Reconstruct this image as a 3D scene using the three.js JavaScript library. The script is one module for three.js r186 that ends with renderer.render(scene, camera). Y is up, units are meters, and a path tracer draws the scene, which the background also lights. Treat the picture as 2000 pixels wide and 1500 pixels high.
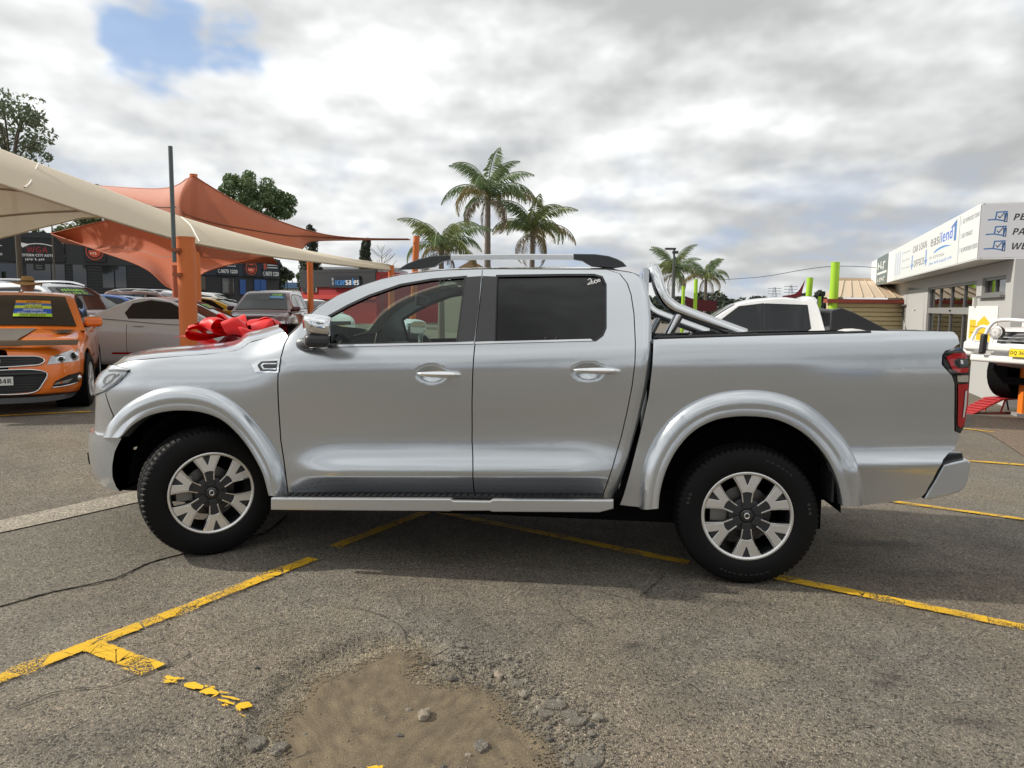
import * as THREE from 'three';
import { mergeGeometries, mergeVertices, toCreasedNormals } from 'three/addons/utils/BufferGeometryUtils.js';
import { RoundedBoxGeometry } from 'three/addons/geometries/RoundedBoxGeometry.js';
import { ImprovedNoise } from 'three/addons/math/ImprovedNoise.js';
import { MarchingCubes } from 'three/addons/objects/MarchingCubes.js';
import { FontLoader } from 'three/addons/loaders/FontLoader.js';
import { TextGeometry } from 'three/addons/geometries/TextGeometry.js';
import { Brush, Evaluator, SUBTRACTION } from 'three-bvh-csg';

// ---------------------------------------------------------------- camera, sky, sun, exposure
const FPX = 1450, CAMH = 1.53, PITCH = Math.atan(152.5 / FPX), ROLL = 0.0105;
const scene = new THREE.Scene();
const camera = new THREE.PerspectiveCamera(2 * Math.atan(750 / FPX) * 180 / Math.PI, 4 / 3, 0.1, 4000);
camera.rotation.order = 'YXZ';
camera.position.set(0, CAMH, 0);
camera.rotation.set(-PITCH, 0, ROLL);
camera.updateMatrixWorld();
const renderer = new THREE.WebGLRenderer();
renderer.toneMapping = THREE.LinearToneMapping;
renderer.toneMappingExposure = 1.0;
renderer.shadowMap.enabled = true;

const V3 = (x, y, z) => new THREE.Vector3(x, y, z);
const clamp = (x, a = 0, b = 1) => Math.min(b, Math.max(a, x));
const sstep = (a, b, x) => { const t = clamp((x - a) / (b - a)); return t * t * (3 - 2 * t); };
const mix = (a, b, t) => a + (b - a) * t;
function rng(seed) { let a = seed >>> 0; return () => { a = (a + 0x6D2B79F5) >>> 0; let t = Math.imul(a ^ (a >>> 15), 1 | a); t = (t + Math.imul(t ^ (t >>> 7), 61 | t)) ^ t; return ((t ^ (t >>> 14)) >>> 0) / 4294967296; }; }
const noiser = new ImprovedNoise();
const nz = (x, y = 0, z = 0) => noiser.noise(x, y, z);
function fbm(x, y, z, oct = 4, gain = 0.5) { let s = 0, a = 1, n = 0; for (let i = 0; i < oct; i++) { s += a * nz(x, y, z + i * 7.3); n += a; a *= gain; x *= 2.03; y *= 2.03; z *= 1.5; } return s / n; }

// the sun stands to the left, a little behind the pickup, 35 degrees high
const SUN_AZ = 8 * Math.PI / 180, SUN_EL = 35 * Math.PI / 180;
const SUN = V3(-Math.cos(SUN_AZ) * Math.cos(SUN_EL), Math.sin(SUN_EL), -Math.sin(SUN_AZ) * Math.cos(SUN_EL));
const sun = new THREE.DirectionalLight(new THREE.Color(1.0, 0.93, 0.82), 4.2);
sun.position.copy(SUN).multiplyScalar(60);
sun.castShadow = true;
sun.shadow.radius = 2.5;
sun.shadow.mapSize.set(4096, 4096);
Object.assign(sun.shadow.camera, { left: -30, right: 30, top: 30, bottom: -30, near: 1, far: 160 });
scene.add(sun, sun.target);

// pixel (of the 2000 x 1500 photograph) to direction and back
function ray(px, py) { return V3((px - 1000) / FPX, -(py - 750) / FPX, -1).applyQuaternion(camera.quaternion); }
function at(px, py, Z) { const d = ray(px, py); return d.multiplyScalar(-Z / d.z).add(camera.position); }
const CQI = camera.quaternion.clone().invert();
function project(p) { const q = p.clone().sub(camera.position).applyQuaternion(CQI); return [1000 - FPX * q.x / q.z, 750 + FPX * q.y / q.z]; }
// the lot: level round the pickup, falling gently to the right further off
function groundH(x, z) { return (x < 0 ? -0.03 : -0.03) * clamp(x, -6, 13) * sstep(4.5, 9, Math.hypot(x, z)); }
function ground(px, py) { const d = ray(px, py); let p = camera.position.clone().addScaledVector(d, -CAMH / d.y); for (let i = 0; i < 6; i++) { const t = (groundH(p.x, p.z) - CAMH) / d.y; p = camera.position.clone().addScaledVector(d, t); } return p; }
function hit(px, py, P, N) { const d = ray(px, py); return camera.position.clone().addScaledVector(d, P.clone().sub(camera.position).dot(N) / d.dot(N)); }

{ // broken overcast: a computed sky of air and cloud
  const W = 2048, Hh = 1024, data = new Float32Array(W * Hh * 4);
  const holeDir = ray(330, 40).normalize(), hole2 = ray(455, 75).normalize(), hole3 = ray(255, 60).normalize();
  for (let j = 0; j < Hh; j++) {
    const el = ((j + 0.5) / Hh - 0.5) * Math.PI, sy = Math.sin(el), cy = Math.cos(el);
    for (let i = 0; i < W; i++) {
      const az = ((i + 0.5) / W - 0.5) * 2 * Math.PI, x = Math.cos(az) * cy, z = Math.sin(az) * cy, o = (j * W + i) * 4;
      const y = Math.max(sy, 0.0);
      const k = 1 / (y + 0.13), px = x * k, pz = z * k;
      const wx = px + 0.25 * fbm(px * 0.9 + 3, 1.2, pz * 0.9, 2), wz = pz + 0.25 * fbm(px * 0.9, 8.2, pz * 0.9 + 5, 2);
      const big = fbm(wx * 0.55 + 4.1, 0.3, wz * 0.85 + 2.2, 3), med = fbm(wx * 1.5 + 9.7, 3.1, wz * 2.2, 5, 0.58), fine = fbm(wx * 4.6, 5.7, wz * 6.4, 5, 0.62);
      const puff = fbm(x * 3.2 + 2, sy * 6.5 + 1, z * 3.2, 6, 0.58), puff2 = fbm(x * 8 + 5, sy * 17, z * 8 + 3, 5, 0.6);
      const cs = x * SUN.x + sy * SUN.y + z * SUN.z;
      const glow = Math.pow(clamp(cs * 0.5 + 0.5), 2.2);
      let b = 0.50 + 0.60 * big + 0.75 * med + 0.24 * fine + 1.35 * puff + 0.55 * puff2;
      b = 0.40 + 0.38 * sstep(-0.02, 1.0, b) + 0.24 * sstep(0.62, 1.25, b) + 0.24 * glow;
      b += 0.04 * sstep(0.30, 0.08, y); b *= 1.15;
      let cr = b * 0.985, cg = b * 1.0, cb = b * 1.0;
      // openings where blue sky shows between the clouds
      const dot = (h) => Math.acos(clamp(x * h.x + sy * h.y + z * h.z, -1, 1));
      const n2 = fbm(wx * 2.3 + 1, 11, wz * 3.2, 5, 0.6);
      const gs = (h, w) => Math.exp(-((dot(h) / w) ** 2));
      let open = Math.max(gs(holeDir, 0.062), 0.95 * gs(hole2, 0.05), 0.95 * gs(hole3, 0.04));
      open = sstep(0.10, 0.75, open * 1.0 + n2 * 0.7 + puff2 * 1.5 + puff * 0.8 - 0.16) * sstep(0.02, 0.25, open) * 0.85;
      const gap = sstep(0.40, 0.75, -big * 1.0 - med * 1.0 + 0.12 * fine + 0.12) * 0.45;
      const low = sstep(0.24, 0.03, y) * sstep(0.05, -0.30, puff2 + 0.5 * puff) * 0.6;
      open = Math.max(open, gap, low);
      const br = mix(0.30, 0.50, Math.exp(-y * 7)), bg = mix(0.48, 0.62, Math.exp(-y * 7)), bb = mix(0.80, 0.78, y);
      cr = mix(cr, br, open); cg = mix(cg, bg, open); cb = mix(cb, bb, open);
      if (sy < 0) { const t = sstep(0, -0.06, sy); cr = mix(cr, 0.16, t); cg = mix(cg, 0.155, t); cb = mix(cb, 0.15, t); }
      data[o] = cr; data[o + 1] = cg; data[o + 2] = cb; data[o + 3] = 1;
    }
  }
  const sky = new THREE.DataTexture(data, W, Hh, THREE.RGBAFormat, THREE.FloatType);
  sky.mapping = THREE.EquirectangularReflectionMapping; sky.magFilter = sky.minFilter = THREE.LinearFilter; sky.wrapS = THREE.RepeatWrapping; sky.needsUpdate = true;
  scene.background = sky; scene.environment = sky;
}

// ---------------------------------------------------------------- helpers
const taken = {};
const numbered = (n) => { const k = taken[n] = (taken[n] ?? -1) + 1; return k ? n + '_' + String(k).padStart(3, '0') : n; };
function tag(o, label, category, group, kind) { if (label) o.userData.label = label; if (category) o.userData.category = category; if (group) o.userData.group = group; if (kind) o.userData.kind = kind; return o; }
function thing(name, label, category, pos = [0, 0, 0], turn = 0, group) { const o = new THREE.Group(); o.name = numbered(name); if (pos.isVector3) o.position.copy(pos); else o.position.set(...pos); o.rotation.y = turn; scene.add(o); return tag(o, label, category, group); }
function part(name, geo, mat, parent, label) { const m = new THREE.Mesh(geo, mat); m.name = name; m.castShadow = m.receiveShadow = true; parent.add(m); if (label) m.userData.label = label; return m; }
function struct(name, geo, mat) { const m = part(numbered(name), geo, mat, scene); m.userData.kind = 'structure'; return m; }
function copy(o, pos, turn, label) { const c = o.clone(); c.name = numbered(o.name.replace(/_\d{3}$/, '')); c.userData = { ...o.userData }; if (pos.isVector3) c.position.copy(pos); else c.position.set(...pos); if (turn !== undefined) c.rotation.y = turn; if (label) c.userData.label = label; scene.add(c); return c; }
const RGB = (r, g, b) => new THREE.Color().setRGB(r, g, b);
const mat = (r, g, b, rough = 0.6, metal = 0, extra = {}) => new THREE.MeshStandardMaterial({ color: RGB(r, g, b), roughness: rough, metalness: metal, side: THREE.DoubleSide, ...extra });
const phys = (r, g, b, rough, metal, extra = {}) => new THREE.MeshPhysicalMaterial({ color: RGB(r, g, b), roughness: rough, metalness: metal, side: THREE.DoubleSide, ...extra });
const paint = (r, g, b, metal = 0.0, rough = 0.4) => phys(r, g, b, rough, metal, { clearcoat: 1, clearcoatRoughness: 0.03 });
const box = (sx, sy, sz, x = 0, y = 0, z = 0) => new THREE.BoxGeometry(sx, sy, sz).translate(x, y, z);
const rbox = (sx, sy, sz, r, x = 0, y = 0, z = 0, seg = 3) => new RoundedBoxGeometry(sx, sy, sz, seg, r).translate(x, y, z);
const cyl = (r1, r2, h, seg = 20, x = 0, y = 0, z = 0) => new THREE.CylinderGeometry(r1, r2, h, seg).translate(x, y, z);
const merge = (gs) => mergeGeometries(gs.map((g) => { const q = g.index ? g.toNonIndexed() : g; for (const k of Object.keys(q.attributes)) if (!['position', 'normal', 'uv'].includes(k)) q.deleteAttribute(k); if (!q.attributes.uv) q.setAttribute('uv', new THREE.BufferAttribute(new Float32Array(q.attributes.position.count * 2), 2)); if (!q.attributes.normal) q.computeVertexNormals(); return q; }));
function tube(pts, r, seg = 24, rad = 10, closed = false) { return new THREE.TubeGeometry(new THREE.CatmullRomCurve3(pts, closed, 'centripetal'), seg, r, rad, closed); }
function bar(a, b, r, seg = 10, r2 = r) { const d = b.clone().sub(a), g = new THREE.CylinderGeometry(r2, r, d.length(), seg); g.applyQuaternion(new THREE.Quaternion().setFromUnitVectors(V3(0, 1, 0), d.clone().normalize())); g.translate((a.x + b.x) / 2, (a.y + b.y) / 2, (a.z + b.z) / 2); return g; }
function gridGeo(nu, nv, f, uvScale) { // f(u, v) -> Vector3 for u, v in 0..1
  const pos = [], uv = [], idx = [];
  for (let j = 0; j <= nv; j++) for (let i = 0; i <= nu; i++) { const p = f(i / nu, j / nv); pos.push(p.x, p.y, p.z); uv.push(uvScale ? i / nu * uvScale[0] : i / nu, uvScale ? j / nv * uvScale[1] : j / nv); }
  for (let j = 0; j < nv; j++) for (let i = 0; i < nu; i++) { const a = j * (nu + 1) + i, b = a + 1, c = a + nu + 1, d = c + 1; idx.push(a, b, d, a, d, c); }
  const g = new THREE.BufferGeometry(); g.setAttribute('position', new THREE.Float32BufferAttribute(pos, 3)); g.setAttribute('uv', new THREE.Float32BufferAttribute(uv, 2)); g.setIndex(idx); g.computeVertexNormals(); return g;
}
function polyFlat(pts, y = 0) { // flat polygon of ground points {x,z}, following the lot's height
  const sh = pts.map((p) => new THREE.Vector2(p.x, -p.z)); const tri = THREE.ShapeUtils.triangulateShape(THREE.ShapeUtils.isClockWise(sh) ? (pts = pts.slice().reverse(), sh.reverse()) : sh, []);
  const pos = [], uv = []; for (const p of pts) { pos.push(p.x, groundH(p.x, p.z) + y, p.z); uv.push(p.x, p.z); }
  const g = new THREE.BufferGeometry(); g.setAttribute('position', new THREE.Float32BufferAttribute(pos, 3)); g.setAttribute('uv', new THREE.Float32BufferAttribute(uv, 2)); g.setIndex(tri.flat()); g.computeVertexNormals(); return g;
}
function extrude(pts, depth, bevel = 0, seg = 2, holes = []) { const s = new THREE.Shape(pts.map((p) => new THREE.Vector2(p[0], p[1]))); for (const h of holes) s.holes.push(new THREE.Path(h.map((p) => new THREE.Vector2(p[0], p[1])))); return new THREE.ExtrudeGeometry(s, { depth, bevelEnabled: bevel > 0, bevelThickness: bevel, bevelSize: bevel, bevelSegments: seg, curveSegments: 12 }); }
function mirrorZ(g) { const q = g.clone(); q.scale(1, 1, -1); const ix = q.index; if (ix) { for (let i = 0; i < ix.count; i += 3) { const a = ix.getX(i); ix.setX(i, ix.getX(i + 2)); ix.setX(i + 2, a); } } else for (const k of Object.keys(q.attributes)) { const at_ = q.attributes[k], n = at_.itemSize; for (let i = 0; i < at_.count; i += 3) for (let c = 0; c < n; c++) { const a = at_.array[i * n + c]; at_.array[i * n + c] = at_.array[(i + 2) * n + c]; at_.array[(i + 2) * n + c] = a; } } return q; }
function canvasTex(w, h, draw) { const c = document.createElement('canvas'); c.width = w; c.height = h; const x = c.getContext('2d'); draw(x, w, h); const t = new THREE.CanvasTexture(c); t.colorSpace = THREE.SRGBColorSpace; return t; }
const signMat = (w, h, draw, rough = 0.5) => new THREE.MeshStandardMaterial({ map: canvasTex(w, h, draw), roughness: rough, side: THREE.DoubleSide });
// rows of strokes for print too blurred in the photograph to read
function scrawl(x, X, Y, w, h, seed = 1) { const r = rng(seed * 97 + 5); for (let u = X; u < X + w - h * .5;) { const l = h * (.35 + .4 * r()); x.fillRect(u, Y - h * (.65 + .35 * r()), l * .35, h * .9); x.fillRect(u, Y - h * (.2 + .6 * r()), l, h * .2); u += l + h * (r() < .15 ? .5 : .12); } }
function noiseTex(n, f, srgb) { const d = new Uint8Array(n * n * 4); for (let j = 0; j < n; j++) for (let i = 0; i < n; i++) { const c = f(i, j); d.set(Array.isArray(c) ? [...c.map((v) => clamp(v) * 255), 255] : [c * 255, c * 255, c * 255, 255], (j * n + i) * 4); } const t = new THREE.DataTexture(d, n, n); t.wrapS = t.wrapT = THREE.RepeatWrapping; t.magFilter = t.minFilter = THREE.LinearFilter; if (srgb) t.colorSpace = THREE.SRGBColorSpace; t.needsUpdate = true; return t; }
// a trimmed piece of a surface: loops[0] is the outline in (u, v), further loops are holes; map(u, v) -> Vector3
function panel(loops, map, step = 0.015, skirt = 0.012, flip = 1) {
  const dens = (l) => { const o = []; for (let i = 0; i < l.length; i++) { const a = l[i], b = l[(i + 1) % l.length], n = Math.max(1, Math.ceil(Math.hypot(b[0] - a[0], b[1] - a[1]) / (step * 1.2))); for (let k = 0; k < n; k++) o.push([mix(a[0], b[0], k / n), mix(a[1], b[1], k / n)]); } return o; };
  const area = (l) => { let s = 0; for (let i = 0; i < l.length; i++) { const a = l[i], b = l[(i + 1) % l.length]; s += a[0] * b[1] - b[0] * a[1]; } return s / 2; };
  const L = loops.map(dens).map((l, k) => ((area(l) > 0) === (k === 0)) ? l : l.reverse());
  let key = L[0].slice();
  for (const h of L.slice(1)) { let best = 1e9, bi = 0, bj = 0; key.forEach((p, i) => h.forEach((q, j) => { const d = (p[0] - q[0]) ** 2 + (p[1] - q[1]) ** 2; if (d < best) { best = d; bi = i; bj = j; } })); key = [...key.slice(0, bi + 1), ...h.slice(bj), ...h.slice(0, bj + 1), ...key.slice(bi)]; }
  const us = key.map((p) => p[0]), vs = key.map((p) => p[1]), u0 = Math.min(...us), v0 = Math.min(...vs);
  const nu = Math.max(1, Math.ceil((Math.max(...us) - u0) / step)), nv = Math.max(1, Math.ceil((Math.max(...vs) - v0) / step));
  const bound = new Uint8Array(nu * nv);
  for (let i = 0; i < key.length; i++) { const a = key[i], b = key[(i + 1) % key.length], i0 = clamp(Math.floor((Math.min(a[0], b[0]) - u0) / step - 1e-6), 0, nu - 1), i1 = clamp(Math.floor((Math.max(a[0], b[0]) - u0) / step + 1e-6), 0, nu - 1), j0 = clamp(Math.floor((Math.min(a[1], b[1]) - v0) / step - 1e-6), 0, nv - 1), j1 = clamp(Math.floor((Math.max(a[1], b[1]) - v0) / step + 1e-6), 0, nv - 1); for (let x = i0; x <= i1; x++) for (let y = j0; y <= j1; y++) bound[y * nu + x] = 1; }
  const inside = (u, v) => { let c = false; for (let i = 0, j = key.length - 1; i < key.length; j = i++) { const a = key[i], b = key[j]; if ((a[1] > v) !== (b[1] > v) && u < (b[0] - a[0]) * (v - a[1]) / (b[1] - a[1]) + a[0]) c = !c; } return c; };
  const pos = [], nor = [], uv = [], idx = [], ids = new Map();
  const e = 0.003;
  const normal = (u, v) => { const n = map(u + e, v).sub(map(u - e, v)).cross(map(u, v + e).sub(map(u, v - e))).normalize(); return n.multiplyScalar(flip); };
  const vert = (u, v) => { const k = Math.round(u * 2e5) + ',' + Math.round(v * 2e5); let id = ids.get(k); if (id === undefined) { id = pos.length / 3; const p = map(u, v), n = normal(u, v); pos.push(p.x, p.y, p.z); nor.push(n.x, n.y, n.z); uv.push(u, v); ids.set(k, id); } return id; };
  const clip = (poly, ax, lim, sg) => { const o = []; for (let i = 0; i < poly.length; i++) { const a = poly[i], b = poly[(i + 1) % poly.length], da = (a[ax] - lim) * sg, db = (b[ax] - lim) * sg; if (da >= 0) o.push(a); if ((da > 0 && db < 0) || (da < 0 && db > 0)) { const t = da / (da - db); o.push([mix(a[0], b[0], t), mix(a[1], b[1], t)]); } } return o; };
  let row;
  for (let y = 0; y < nv; y++) {
    row = null;
    for (let x = 0; x < nu; x++) {
      const ua = u0 + x * step, va = v0 + y * step, ub = ua + step, vb = va + step;
      if (!bound[y * nu + x]) { if (inside(ua + step / 2, va + step / 2)) { const a = vert(ua, va), b = vert(ub, va), c = vert(ub, vb), d = vert(ua, vb); idx.push(a, b, c, a, c, d); } continue; }
      if (!row) { row = clip(clip(key, 1, va, 1), 1, vb, -1); }
      let q = clip(clip(row, 0, ua, 1), 0, ub, -1);
      q = q.filter((p, i) => { const n = q[(i + 1) % q.length]; return Math.abs(p[0] - n[0]) + Math.abs(p[1] - n[1]) > 1e-7; });
      if (q.length < 3) continue;
      for (const t of THREE.ShapeUtils.triangulateShape(q.map((p) => new THREE.Vector2(p[0], p[1])), [])) idx.push(vert(...q[t[0]]), vert(...q[t[1]]), vert(...q[t[2]]));
    }
  }
  if (skirt) for (const l of L) for (let i = 0; i < l.length; i++) {
    const a = l[i], b = l[(i + 1) % l.length], pa = map(...a), pb = map(...b), na = normal(...a), nb = normal(...b), qa = pa.clone().addScaledVector(na, -skirt), qb = pb.clone().addScaledVector(nb, -skirt);
    const n = pb.clone().sub(pa).cross(na).normalize(), k = pos.length / 3;
    for (const p of [pa, pb, qb, qa]) { pos.push(p.x, p.y, p.z); nor.push(n.x, n.y, n.z); uv.push(0, 0); }
    idx.push(k, k + 1, k + 2, k, k + 2, k + 3);
  }
  const g = new THREE.BufferGeometry(); g.setAttribute('position', new THREE.Float32BufferAttribute(pos, 3)); g.setAttribute('normal', new THREE.Float32BufferAttribute(nor, 3)); g.setAttribute('uv', new THREE.Float32BufferAttribute(uv, 2)); g.setIndex(idx); return g;
}
function spline(tab) { // smooth curve through [x, y] pairs
  const n = tab.length, m = tab.map((p, i) => { if (i === 0) return (tab[1][1] - p[1]) / (tab[1][0] - p[0]); if (i === n - 1) return (p[1] - tab[n - 2][1]) / (p[0] - tab[n - 2][0]); const h0 = p[0] - tab[i - 1][0], h1 = tab[i + 1][0] - p[0], d0 = (p[1] - tab[i - 1][1]) / h0, d1 = (tab[i + 1][1] - p[1]) / h1; return (d0 * h1 + d1 * h0) / (h0 + h1); });
  return (x) => { if (x <= tab[0][0]) return tab[0][1] + m[0] * (x - tab[0][0]); if (x >= tab[n - 1][0]) return tab[n - 1][1] + m[n - 1] * (x - tab[n - 1][0]); let i = 0; while (x > tab[i + 1][0]) i++; const h = tab[i + 1][0] - tab[i][0], t = (x - tab[i][0]) / h, t2 = t * t, t3 = t2 * t; return (2 * t3 - 3 * t2 + 1) * tab[i][1] + (t3 - 2 * t2 + t) * h * m[i] + (3 * t2 - 2 * t3) * tab[i + 1][1] + (t3 - t2) * h * m[i + 1]; };
}
const lin = (tab) => (x) => { if (x <= tab[0][0]) return tab[0][1]; for (let i = 0; i < tab.length - 1; i++) if (x <= tab[i + 1][0]) return mix(tab[i][1], tab[i + 1][1], (x - tab[i][0]) / (tab[i + 1][0] - tab[i][0])); return tab[tab.length - 1][1]; };

// shared materials
const M = {
  silver: paint(0.57, 0.60, 0.63, 0.76, 0.23), chrome: mat(0.86, 0.87, 0.88, 0.06, 1), steel: mat(0.74, 0.75, 0.76, 0.12, 1), black: mat(0.012, 0.012, 0.013, 0.55), satin: mat(0.03, 0.031, 0.033, 0.38), rubber: phys(0.007, 0.007, 0.0075, 0.6, 0, { specularIntensity: 0.35 }), gloss: phys(0.01, 0.01, 0.012, 0.12, 0, { clearcoat: 1 }),
  machined: mat(0.86, 0.86, 0.85, 0.34, 0.9), rimdark: mat(0.045, 0.046, 0.05, 0.35, 0.4), disc: mat(0.16, 0.15, 0.14, 0.5, 0.9), under: phys(0.006, 0.006, 0.0065, 0.9, 0, { specularIntensity: 0.2 }),
  glassClear: phys(0.74, 0.86, 0.80, 0.0, 0, { transmission: 1, thickness: 0, ior: 1.5 }), glassTint: phys(0.045, 0.05, 0.055, 0.0, 0, { transmission: 1, thickness: 0, ior: 1.5 }), glassDark: phys(0.010, 0.012, 0.014, 0.03, 0),
  lens: phys(0.85, 0.87, 0.88, 0.05, 0, { transmission: 0.9, thickness: 0, ior: 1.5 }), redlens: phys(0.42, 0.004, 0.010, 0.1, 0, { clearcoat: 1 }), white: paint(0.80, 0.80, 0.79), interior: mat(0.05, 0.05, 0.052, 0.8), headliner: mat(0.42, 0.42, 0.38, 0.9), orangePost: mat(0.62, 0.155, 0.03, 0.45),
};
// ---------------------------------------------------------------- the ground
const asphaltTex = (() => { // 2.4 m of exposed aggregate at 2.3 mm a pixel
  const n = 1024, cells = 300, r = rng(11), cx = new Float32Array(cells * cells), cz = new Float32Array(cells * cells), tone = new Float32Array(cells * cells), warm = new Float32Array(cells * cells);
  for (let i = 0; i < cells * cells; i++) { cx[i] = r(); cz[i] = r(); tone[i] = r(); warm[i] = r(); }
  const col = new Uint8Array(n * n * 4), hgt = new Uint8Array(n * n * 4);
  for (let j = 0; j < n; j++) for (let i = 0; i < n; i++) {
    const u = i / n * cells, v = j / n * cells, iu = Math.floor(u), iv = Math.floor(v); let d1 = 9, d2 = 9, id = 0;
    for (let a = -1; a <= 1; a++) for (let b = -1; b <= 1; b++) { const k = ((iv + b + cells) % cells) * cells + ((iu + a + cells) % cells), dx = iu + a + cx[k] - u, dy = iv + b + cz[k] - v, d = dx * dx + dy * dy; if (d < d1) { d2 = d1; d1 = d; id = k; } else if (d < d2) d2 = d; }
    const e = Math.sqrt(d2) - Math.sqrt(d1), gap = sstep(0.0, 0.28, e), t = tone[id], w = warm[id];
    let L = (0.50 + 0.62 * t + (t > 0.93 ? 0.35 : 0) - (t < 0.10 ? 0.28 : 0)) * (0.40 + 0.60 * gap);
    L *= 0.95 + 0.1 * nz(i * .02, j * .02, 1);
    const o = (j * n + i) * 4; const c = [L * (1.0 + 0.06 * (w - .5)), L * (0.985), L * (0.96 - 0.10 * (w - .5))].map((x) => Math.pow(clamp(x * 0.62), 1 / 2.2) * 255);
    col[o] = c[0]; col[o + 1] = c[1]; col[o + 2] = c[2]; col[o + 3] = 255; const h = clamp(gap * (0.55 + 0.45 * t)) * 255; hgt[o] = hgt[o + 1] = hgt[o + 2] = h; hgt[o + 3] = 255;
  }
  const mk = (d, s) => { const t = new THREE.DataTexture(d, n, n); t.wrapS = t.wrapT = THREE.RepeatWrapping; t.magFilter = t.minFilter = THREE.LinearFilter; if (s) t.colorSpace = THREE.SRGBColorSpace; t.needsUpdate = true; return t; };
  return { map: mk(col, true), bump: mk(hgt, false) };
})();
const gmat = (r, g, b, bump = 0.004, k = {}) => new THREE.MeshStandardMaterial({ color: RGB(r, g, b), map: asphaltTex.map, bumpMap: asphaltTex.bump, bumpScale: bump, roughness: 0.93, ...k });
const worldPoly = (l) => l.map((p) => { const q = ground(p[0], p[1]); return [q.x, q.z]; });
const inPoly = (P, x, z) => { let c = false; for (let i = 0, j = P.length - 1; i < P.length; j = i++) if ((P[i][1] > z) !== (P[j][1] > z) && x < (P[j][0] - P[i][0]) * (z - P[i][1]) / (P[j][1] - P[i][1]) + P[i][0]) c = !c; return c; };
const sdPoly = (P, x, z) => { let d = 1e9; for (let i = 0, j = P.length - 1; i < P.length; j = i++) { const ax = P[j][0], az = P[j][1], bx = P[i][0] - ax, bz = P[i][1] - az, t = clamp(((x - ax) * bx + (z - az) * bz) / (bx * bx + bz * bz)); d = Math.min(d, Math.hypot(x - ax - bx * t, z - az - bz * t)); } return inPoly(P, x, z) ? -d : d; };
// the worn hollow where the asphalt has broken up and dirt has collected
const hollow = worldPoly([[640, 1275], [700, 1245], [780, 1232], [850, 1250], [885, 1290], [985, 1306], [1040, 1350], [1090, 1400], [1135, 1432], [1180, 1500], [1200, 1560], [480, 1560], [440, 1470], [470, 1415], [500, 1385], [545, 1330], [580, 1295]]);
const fresh = worldPoly([[660, 1285], [700, 1250], [780, 1236], [840, 1256], [860, 1300], [800, 1350], [720, 1380], [560, 1360], [590, 1310]]);
const oil = [[1720, 1062, .36, .10, .5], [1800, 1120, .30, .07, .35], [1430, 1178, .28, .05, .4], [1236, 1262, .05, .035, .8], [1740, 1322, .05, .03, .8], [1722, 1336, .06, .025, .8], [1900, 1410, .16, .05, .5], [1600, 1500, .3, .08, .25], [1500, 1290, .12, .08, .25], [300, 1420, .3, .1, .2], [1180, 1160, .5, .12, .22], [980, 1130, .4, .1, .2], [130, 1460, .35, .12, .3]].map(([a, b, rx, rz, k]) => { const p = ground(a, b); return [p.x, p.z, rx, rz, k]; });
const tan1 = [[1460, 1312, .22, .14, .45], [650, 1200, .30, .14, .25], [1600, 1200, .9, .35, .10], [250, 1130, .5, .2, .15]].map(([a, b, rx, rz, k]) => { const p = ground(a, b); return [p.x, p.z, rx, rz, k]; });
function surfaceH(x, z) {
  let y = groundH(x, z) + 0.006 * nz(x * .8, 3.1, z * .8);
  if (z > -4.4 && z < -1.2 && Math.abs(x) < 2.4) { const d = sdPoly(hollow, x, z) + 0.05 * nz(x * 7, 1, z * 7) + 0.025 * nz(x * 19, 2, z * 19), m = sstep(0.03, -0.05, d); y += -0.03 * m + m * (0.007 * nz(x * 14, 5, z * 14) + 0.004 * nz(x * 37, 6, z * 37)); }
  return y;
}
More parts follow.
